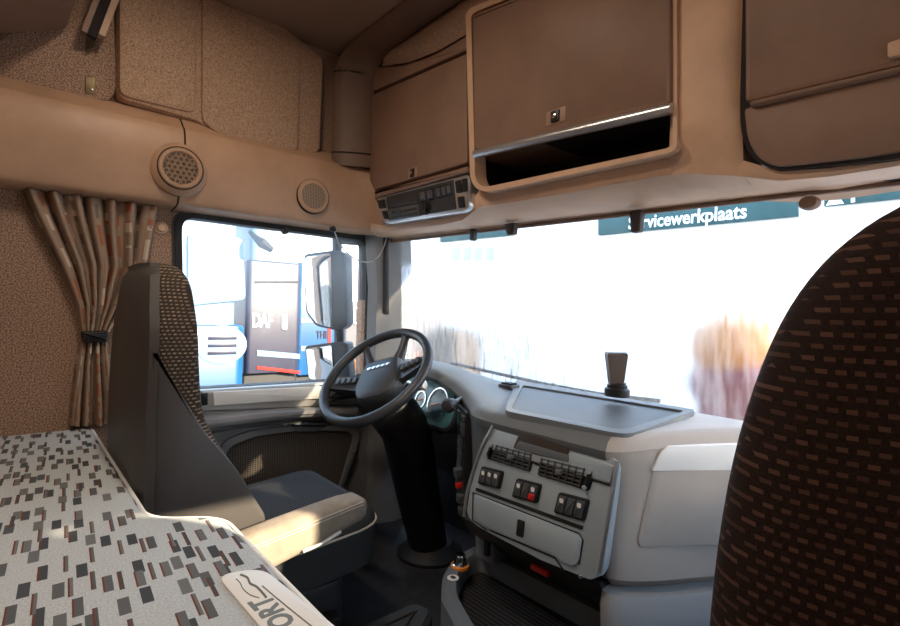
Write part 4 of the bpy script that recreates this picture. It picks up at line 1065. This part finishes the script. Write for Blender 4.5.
g = G(); loft(g, [[V((XP + dx * min(1, hw / .2), y1 - .02, z)) for dx in (-.13, .13)] + [V((XP + dx * min(1, hw / .2), y1 + .008, z)) for dx in (.12, -.12)] for z, hw, y0, y1 in bs[6:-8]]); obj('back_insert', g, 'seat_ribs', pseat)
lo = cush(XP - .25, XP + .25, .62, 1.06, ZS - .17, ZS, .09, .045); g = G(); loft(g, lo); obj('cushion', g, 'seat_plain', pseat)
g = G(); box(g, XP - .20, XP + .20, .56, .96, ZF + .0, ZS - .155, .04, .02); obj('seat_base', g, 'charcoal_plastic', pseat)

# ================================================================ BUNK
ZB = -.40
bt = thing('lower_bunk', (0, -.1, ZF), 'lower bunk mattress in pale cloth printed with grey and rust blocks', 'bunk')
mo = rpoly([(-1.195, -.555), (1.195, -.555), (1.195, .322), (-.20, .322), (-.275, .207), (-1.195, .205)], [.02, .02, .02, .05, .05, .02], 8)
L = [(inset(mo, .02), ZB - .15), (mo, ZB - .13), (mo, ZB - .022), (inset(mo, .004), ZB - .010), (inset(mo, .012), ZB - .003), (inset(mo, .022), ZB)]
# finer top so the printed cover can dip slightly
g = G(); loft(g, [[V((a, b, c)) for a, b in q] for q, c in L]); mt = obj('mattress', g, 'bunk_print', bt)
g = G(); tube(g, [V((a, b, ZB - .010)) for a, b in inset(mo, .0015)], .0045, 6, True); obj('piping', g, 'white_print', mt)
g = G(); prism(g, WF, inset(mo, .03), ZF, ZB - .14); obj('bunk_base', g, 'charcoal_plastic', bt)
# sewn label
fz = Fr((0, 0, ZB), (-1, 0, 0), (0, -1, 0))      # reads for someone facing the rear
lp = fz.pxs([(217, 574), (236, 568), (262, 569), (345, 628), (290, 650)], .003)
cpt = [PZ(u, v, ZB + .002) for u, v in ((216, 575), (262, 568), (352, 640), (280, 650))]
lab = thing('mattress_label', PZ(270, 600, ZB), 'white sewn label with grey lettering at the front edge of the bunk', 'label')
g = G(); pp = [(p.x, p.y) for p in cpt]; prism(g, Fr((0, 0, ZB), (1, 0, 0), (0, 1, 0)), rpoly(pp, [.03, .03, .005, .005]), .0005, .003, .001); obj('patch', g, 'white_print', lab)
tc = PZ(273, 612, ZB + .003); te = (PZ(281, 622, ZB + .003) - PZ(262, 602, ZB + .003)) 
rdir = (PZ(262, 602, ZB) - PZ(284, 624, ZB)); rdir.z = 0; rdir.normalize()
f_ = Fr(tc, rdir, V((-rdir.y, rdir.x, 0)))
wlen = (PZ(259, 600, ZB) - PZ(288, 627, ZB)).length
g = text_geo(G(), 'ORT', f_, .042, wlen, .0006, .0012); obj('lettering', g, 'grey_print', lab, smooth=0)
for pl_ in ([(240, 575), (247, 578), (250, 584), (256, 587), (262, 593), (266, 598)], [(236, 579), (240, 583), (243, 589), (250, 595), (259, 598)]):
    g = G(); tube(g, spl([PZ(u, v, ZB + .0032) for u, v in pl_], 4), .0022 if pl_[0][0] == 240 else .001, 5, flat=.3); obj('print_line', g, 'grey_print', lab)
g = G(); tube(g, [PZ(u, v, ZB + .0032) for u, v in ((262, 586), (275, 597), (292, 611), (312, 627))], .0012, 5, flat=.3); obj('print_line', g, 'grey_print', lab)

# ================================================================ CURTAIN
ct = thing('curtain', (-1.16, .25, ZB), 'taupe curtain with rust and grey stripes, tied back beside driver seat', 'curtain')
def curt(rows_px, folds, amp, name, seed):
    rs = random.Random(seed); nx = 120; ny = 40
    ph = [rs.uniform(0, 6.28) for _ in range(4)]
    vs_, us_ = [], []
    for j in range(ny + 1):
        t_ = j / ny * (len(rows_px) - 1); k = min(int(t_), len(rows_px) - 2); f = t_ - k
        f = f * f * (3 - 2 * f) * .5 + f * .5
        (ul, vl), (ur, vr) = [tuple(lerp(rows_px[k][i][m_], rows_px[k + 1][i][m_], f) for m_ in (0, 1)) for i in (0, 1)]
        for i in range(nx + 1):
            s = i / nx
            ss = s + .012 * sin(7 * s + ph[0] + 2 * j / ny)
            p = PX(lerp(ul, ur, s), lerp(vl, vr, s), -1.165)
            wv = sin(folds * 2 * pi * ss + ph[1]) + .45 * sin(folds * 1.7 * 2 * pi * ss + ph[2] + 1.5 * j / ny)
            vs_.append(p + V((amp(j / ny) * wv, 0, 0))); us_.append((s * .95, j / ny * .9))
    fs = [(j * (nx + 1) + i, j * (nx + 1) + i + 1, (j + 1) * (nx + 1) + i + 1, (j + 1) * (nx + 1) + i) for j in range(ny) for i in range(nx)]
    g = G(); g.add(vs_, fs)
    o = obj(name, g, 'curtain_print', ct, smooth=180)
    uv = o.data.uv_layers.new(name='uv')
    off = V((0, 0, ZC)) - o.location
    key = {}
    for p, q in zip(vs_, us_): key[tuple(round(c, 4) for c in (p + off))] = q
    for l in o.data.loops:
        uv.data[l.index].uv = key.get(tuple(round(c, 4) for c in o.data.vertices[l.vertex_index].co), (0, 0))
    so_ = o.modifiers.new('thickness', 'SOLIDIFY'); so_.thickness = .003
    return o
curt([((20, 188), (157, 207)), ((32, 215), (153, 232)), ((58, 265), (146, 268)), ((76, 305), (124, 305)), ((82, 336), (106, 337))], 7, lambda t_: lerp(.020, .012, t_), 'upper_drape', 3)
curt([((82, 336), (106, 337)), ((76, 365), (110, 365)), ((72, 400), (114, 400)), ((70, 426), (116, 424))], 4, lambda t_: lerp(.012, .02, t_), 'lower_drape', 5)
f_ = FL(-1.165); q = f_.pxs([(81, 331), (107, 330), (107, 342), (82, 343)], 0)
g = G(); prism(g, f_, rpoly(q, .008), -.03, .032, .01); obj('tie_band', g, 'rubber_black', ct)

# hanging wire at the top of the front post
g = G(); tube(g, spl([PX(u, v, -1.10) for u, v in ((334, 230), (340, 244), (352, 257), (366, 262), (378, 257), (384, 246), (387, 236))], 5), .0028, 6)
wr_ = thing('hanging_wire', PX(334, 230, -1.10), 'thin pale wire looping below the rail at the front corner post', 'wire')
obj('wire_loop', g, 'silver_trim', wr_)
p = PX(333, 229, -1.105); g = G(); lathe(g, Fr(p, (0, 1, 0), (0, 0, 1)), [(.012, -.01), (.012, .006), (.006, .012), (.001, .012)], 14); obj('plug', g, 'black_plastic', wr_)

# tunnel mat between the seats
g = G(); pts = [(-.38, .36), (.50, .36), (.50, .66), (-.02, .68), (-.20, .78), (-.33, .96), (-.40, .94)]
mm = rpoly(pts, [.02, .02, .02, .05, .05, .03, .06]); 
loft(g, [[V((a, b, c)) for a, b in q] for q, c in ((mm, ZF), (mm, ZF + .07), (inset(mm, .012), ZF + .085))]); tm = obj('tunnel_cover', g, 'tunnel_carpet', None, label='dark carpeted hump on the floor between the two seats', cat='floor cover')
g = G(); tube(g, [V((a, b, ZF + .087)) for a, b in inset(mm, .05)], .004, 6, True); obj('welt', g, 'charcoal_plastic', tm)

# ================================================================ OUTSIDE
ZG = -2.35
g = G(); box(g, -80, 80, -60, 90, ZG - .2, ZG); gd = struct('ground', g, 'asphalt')

# mirrors on the driver's door
mi = thing('door_mirror', PX(340, 300, -1.42), 'tall door mirror with small wide-angle mirror below, outside the driver window', 'mirror')
fm = Fr(PX(325, 300, -1.42), R0 + V((.0, -.18, 0)), (0, 0, 1))
def mp(name, pts, c0, c1, mat, r, bev, par=mi): return pan(name, fm, pts, c0, c1, mat, par, r, bev)
h1 = mp('upper_housing', [(303, 254), (333, 250), (346, 252), (347, 326), (338, 331), (315, 326), (305, 312)], -.09, .0, 'charcoal_plastic', .025, .01)
mp('upper_glass', [(305, 257), (331, 253), (332, 328), (317, 324), (307, 311)], -.01, .004, 'mirror_glass', .02, .001, h1)
h2 = mp('lower_housing', [(304, 346), (333, 342), (347, 342), (350, 384), (340, 386), (308, 381)], -.09, .0, 'charcoal_plastic', .02, .01)
mp('lower_glass', [(306, 349), (332, 345), (334, 383), (309, 379)], -.01, .004, 'mirror_glass', .015, .001, h2)
g = G(); tube(g, [PX(337, 236, -1.42), PX(337, 260, -1.42), PX(339, 330, -1.42), PX(340, 390, -1.42)], .024, 12); obj('arm', g, 'charcoal_plastic', mi)
for (u, v, zz) in ((337, 240, .33), (340, 386, -.30)):
    a = PX(u, v, -1.42); g = G(); tube(g, [a, lerp(a, V((-1.262, 1.41, zz)), .5) + V((0, .03, 0)), V((-1.262, 1.41, zz))], .02, 10); obj('bracket', g, 'charcoal_plastic', mi)

# trucks parked to the left
def BX(name, x0, x1, y0, y1, z0, z1, mat, par, r=.1, bev=.03):
    g = G(); box(g, x0, x1, y0, y1, z0, z1, r, bev); return obj(name, g, mat, par)
def wheel(x, y, r, par):
    f_ = Fr((x, y, ZG + r), (0, 1, 0), (0, 0, 1)); g = G(); lathe(g, f_, [(r * .55, -.28), (r, -.26), (r, -.03), (r * .9, 0), (r * .6, .0)], 28); w_ = obj('tyre', g, 'rubber_black', par)
    g = G(); lathe(g, f_, [(r * .6, -.2), (r * .58, -.02), (r * .35, -.10), (r * .2, -.05), (.01, -.05)], 24); obj('rim', g, 'silver_trim', w_)
X1 = -4.3
yA, yB = PX(160, 300, X1).y, PX(247, 300, X1).y
tA = thing('blue_truck', (X1 - 1.2, 0, ZG), 'bright blue truck cab parked nearest outside the driver window', 'truck')
zs_ = PX(220, 325, X1).z
BX('lower_body', X1 - 2.3, X1, yA - 1.2, yB, ZG + .45, zs_, 'truck_blue', tA)
BX('upper_body', X1 - 2.25, X1 - .05, yA - 1.1, yB - .08, zs_, 1.6, 'truck_pale', tA)
BX('bumper', X1 - 2.3, X1 - .02, yB - .12, yB + .12, ZG + .4, ZG + 1.0, 'truck_dark', tA)
f_ = FL(X1); g = G()
wa = f_.px(222, 345); sfm = f_.at(*wa)
g = G(); lathe(g, sfm, [(.23, -.01), (.23, .006), (.20, .012), (.001, .014)], 28, sy=.8); obj('lamp_unit', g, 'truck_pale', tA)
for k in range(3):
    g = G(); prism(g, sfm, rect(-.13, .13, -.09 + .07 * k, -.06 + .07 * k), .0, .018, .004); obj('slat', g, 'truck_dark', tA)
pan('side_window', f_, [(188, 232), (243, 238), (246, 300), (188, 306)], -.04, -.02, 'truck_dark' if False else 'truck_pale', tA, .06, .01)
g = G(); q = PX(264, 243, X1 + .2); tube(g, [PX(250, 232, X1), PX(256, 238, X1 + .15), PX(262, 243, X1 + .2), PX(272, 250, X1 + .2)], [.02, .03, .05, .03], 8); obj('mirror_arm', g, 'rubber_black', tA)
wheel(X1, yA - .1, .5, tA)
X2 = -5.6
tB = thing('dark_tractor', (X2 - 1.2, 2.5, ZG), 'dark truck side with white lettering and a red stripe behind the blue cab', 'truck')
y0, y1 = PX(247, 300, X2).y, PX(301, 300, X2).y
zb_ = PX(280, 372, X2).z; zt_ = PX(280, 262, X2).z
BX('side_body', X2 - 2.2, X2, y0, y1, zb_, zt_, 'truck_dark', tB, .06, .03)
BX('roof_body', X2 - 2.15, X2 - .02, y0 + .05, y1 - .05, zt_, zt_ + .9, 'truck_pale', tB, .1, .05)
BX('chassis', X2 - 2.1, X2 - .08, y0, y1, ZG + .5, zb_, 'rubber_black', tB, .03, .01)
f_ = FL(X2)
pan('red_stripe', f_, [(257, 366), (300, 371), (300, 374), (257, 369)], 0, .012, 'red_plastic', tB, 0, 0)
pan('pale_stripe', f_, [(257, 350), (300, 354), (300, 359), (257, 356)], 0, .012, 'truck_pale', tB, 0, 0)
pan('white_plate', f_, [(282, 314), (287, 314), (287, 330), (282, 329)], 0, .015, 'white_paint', tB, .01, .003)
pan('seam_strip', f_, [(255, 281), (298, 281), (298, 283), (255, 283)], 0, .012, 'rubber_black', tB, 0, 0)
q = f_.px(262, 321); w_ = abs(f_.px(272, 323)[0] - f_.px(252, 323)[0])
g = text_geo(G(), 'DAF', f_.at(q[0], q[1], .004), .24, w_, .01, .006); obj('lettering', g, 'white_paint', tB, smooth=0)
wheel(X2, y0 + .5, .5, tB)
X3 = -6.6
tC = thing('blue_box_truck', (X3 - 1.2, 4, ZG), 'blue box truck with pale stripes and dark lettering seen behind the mirrors', 'truck')
y0, y1 = PX(299, 300, X3).y, PX(345, 300, X3).y
zt_ = PX(320, 264, X3).z; zb_ = PX(320, 374, X3).z
BX('box_body', X3 - 2.3, X3, y0, y1, zb_, zt_, 'truck_blue', tC, .05, .02)
BX('chassis', X3 - 2.1, X3 - .1, y0, y1, ZG + .5, zb_, 'rubber_black', tC, .03, .01)
f_ = FL(X3)
for v in (318, 346): pan('stripe', f_, [(301, v), (328, v), (328, v + 5), (301, v + 5)], 0, .012, 'truck_pale', tC, 0, 0)
pan('red_corner', f_, [(328, 328), (331, 328), (331, 348), (328, 348)], 0, .012, 'red_plastic', tC, 0, 0)
q = f_.px(322, 335); w_ = abs(f_.px(328, 335)[0] - f_.px(316, 335)[0])
g = text_geo(G(), 'THE', f_.at(q[0], q[1], .004), .16, w_, .01, .004); obj('lettering', g, 'truck_dark', tC, smooth=0)
wheel(X3, y0 + .6, .5, tC)
# dark building with a white D beyond the front post
X4 = -9.5
y0, y1 = PX(346, 300, X4).y, PX(383, 300, X4).y
bD = thing('dark_building', (X4 - 1.5, (y0 + y1) / 2, ZG), 'dark grey building with a white D sign beyond the front post', 'building')
BX('wall_block', X4 - 3, X4, y0, y1 + 2, ZG, PX(360, 302, X4).z, 'facade_grey', bD, .05, .02)
f_ = FL(X4); pan('sign_plate', f_, [(354, 307), (366, 308), (366, 325), (354, 324)], 0, .03, 'white_paint', bD, .02, .01)
q = f_.px(360, 316); g = text_geo(G(), 'D', f_.at(q[0], q[1], .03), .38, None, .02, .02); obj('lettering', g, 'facade_grey', bD, smooth=0)
bc = PX(364, 366, -8.0); BX_ = thing('orange_beacon', (bc.x, bc.y, ZG), 'orange marker post behind the steering wheel, outside the side window', 'post')
g = G(); box(g, bc.x - .1, bc.x + .1, bc.y - .25, bc.y + .25, bc.z - .08, bc.z + .12, .05, .02); obj('lamp', g, 'orange_plastic', BX_)
g = G(); tube(g, [V((bc.x, bc.y, ZG)), V((bc.x, bc.y, bc.z - .08))], .05, 10); obj('pole', g, 'charcoal_plastic', BX_)

# workshop in front with teal fascia
YW = 12.0
fw_ = FF(YW)
ws = thing('workshop_building', (-4, YW, ZG), 'white workshop hall with a teal lettered fascia ahead of the windscreen', 'building')
z1 = fw_.px(690, 205)[1]
g = G(); box(g, -16, 12, YW, YW + 6, ZG, z1 + .8, 0, 0); obj('hall', g, 'facade_white', ws)
pan('fascia', fw_, [(598, 218), (797, 196), (797, 216), (598, 235)], 0, .10, 'teal_sign', ws, 0, .01)
pan('fascia', fw_, [(824, 188), (1000, 168), (1000, 188), (824, 206)], 0, .10, 'teal_sign', ws, 0, .01)
pan('fascia', fw_, [(440, 230), (512, 222), (512, 235), (440, 242)], 0, .10, 'teal_sign', ws, 0, .01)
a, b = V(fw_.px(629, 224, .1)), V(fw_.px(747, 211.5, .1))
ex = fw_.ux * (b - a).x + fw_.uy * (b - a).y; f_ = Fr(fw_.P(*((a + b) / 2), .1), ex, (0, 0, 1))
g = text_geo(G(), 'Servicewerkplaats', f_, .44, (b - a).length, .02, .007); obj('lettering', g, 'white_paint', ws, smooth=0)
q = fw_.at(*fw_.px(838, 199), .1); g = G(); prism(g, q, [(-.16, -.12), (.12, -.12), (-.02, .13)], 0, .02); obj('arrow_mark', g, 'white_paint', ws)
q = fw_.at(*fw_.px(862, 197), .1); g = G(); prism(g, q, [(-.14, -.1), (-.08, -.1), (-.08, 0), (.14, 0), (.14, .12), (-.14, .12)], 0, .02); obj('sign_mark', g, 'white_paint', ws)
for (u0, u1) in ((455, 500), (520, 545)):
    pass
for u in (452, 463, 474, 486):
    pan('window_pane', fw_, [(u, 248), (u + 7, 247), (u + 7, 260), (u, 261)], 0, .03, 'pad_light', ws, 0, .005)

# red and orange vehicle ahead, blurred by the mist on the glass
q = PY(720, 358, 4.2); vq = thing('red_vehicle', (q.x, 4.6, ZG), 'orange and red machine outside, blurred behind the misted windscreen', 'vehicle')
zc_ = q.z
k = 4.2 / ray(718, 370).y / FPX
def blob(cx, cz, rx, rz, dy, mat, nm):
    g = G(); f_ = FF(4.2).at(cx, cz); lathe(g, f_, [(.001, -dy * 2)] + [(sin(R(a)), dy * -cos(R(a)) - dy) for a in range(15, 180, 15)] + [(.001, 0)], 28)
    for p in g.v:
        d_ = p - f_.o; p.x = f_.o.x + d_.x * rx; p.z = f_.o.z + d_.z * rz
    return obj(nm, g, mat, vq)
blob(q.x, zc_ + 8 * k, 46 * k, 44 * k, .3, 'orange_paint', 'engine_cover')
blob(q.x + 6 * k, zc_ - 30 * k, 56 * k, 44 * k, .35, 'red_paint', 'front_body')
g = G(); box(g, q.x - .25, q.x + .35, 4.3, 5.4, ZG + .35, zc_ - 20 * k, .1, .05); obj('chassis', g, 'red_paint', vq)
for dx in (-.3, .4):
    for dy in (4.6, 5.2):
        f_ = Fr((q.x + dx, dy, ZG + .35), (0, 1, 0), (0, 0, 1)); g = G(); lathe(g, f_, [(.15, -.1), (.35, -.1), (.35, .1), (.15, .1)], 22); obj('tyre', g, 'rubber_black', vq)
# bare brown hedge low on the left of the windscreen
q = PY(437, 345, 6.0); hg = thing('brown_hedge', (q.x, 6.2, ZG), 'brown leafless hedge low outside the left end of the windscreen', 'hedge')
g = G(); rs = random.Random(2)
f_ = FF(6.0)
top_ = [(-.55, .0), (-.4, .22), (-.1, .34), (.12, .26), (.3, .30), (.5, .05)]
prism(g, f_, [(q.x - .6, ZG), (q.x + .55, ZG)] + [(q.x + a, q.z + b) for a, b in top_[::-1]], -.7, 0, .12); obj('foliage', g, 'hedge_brown', hg)
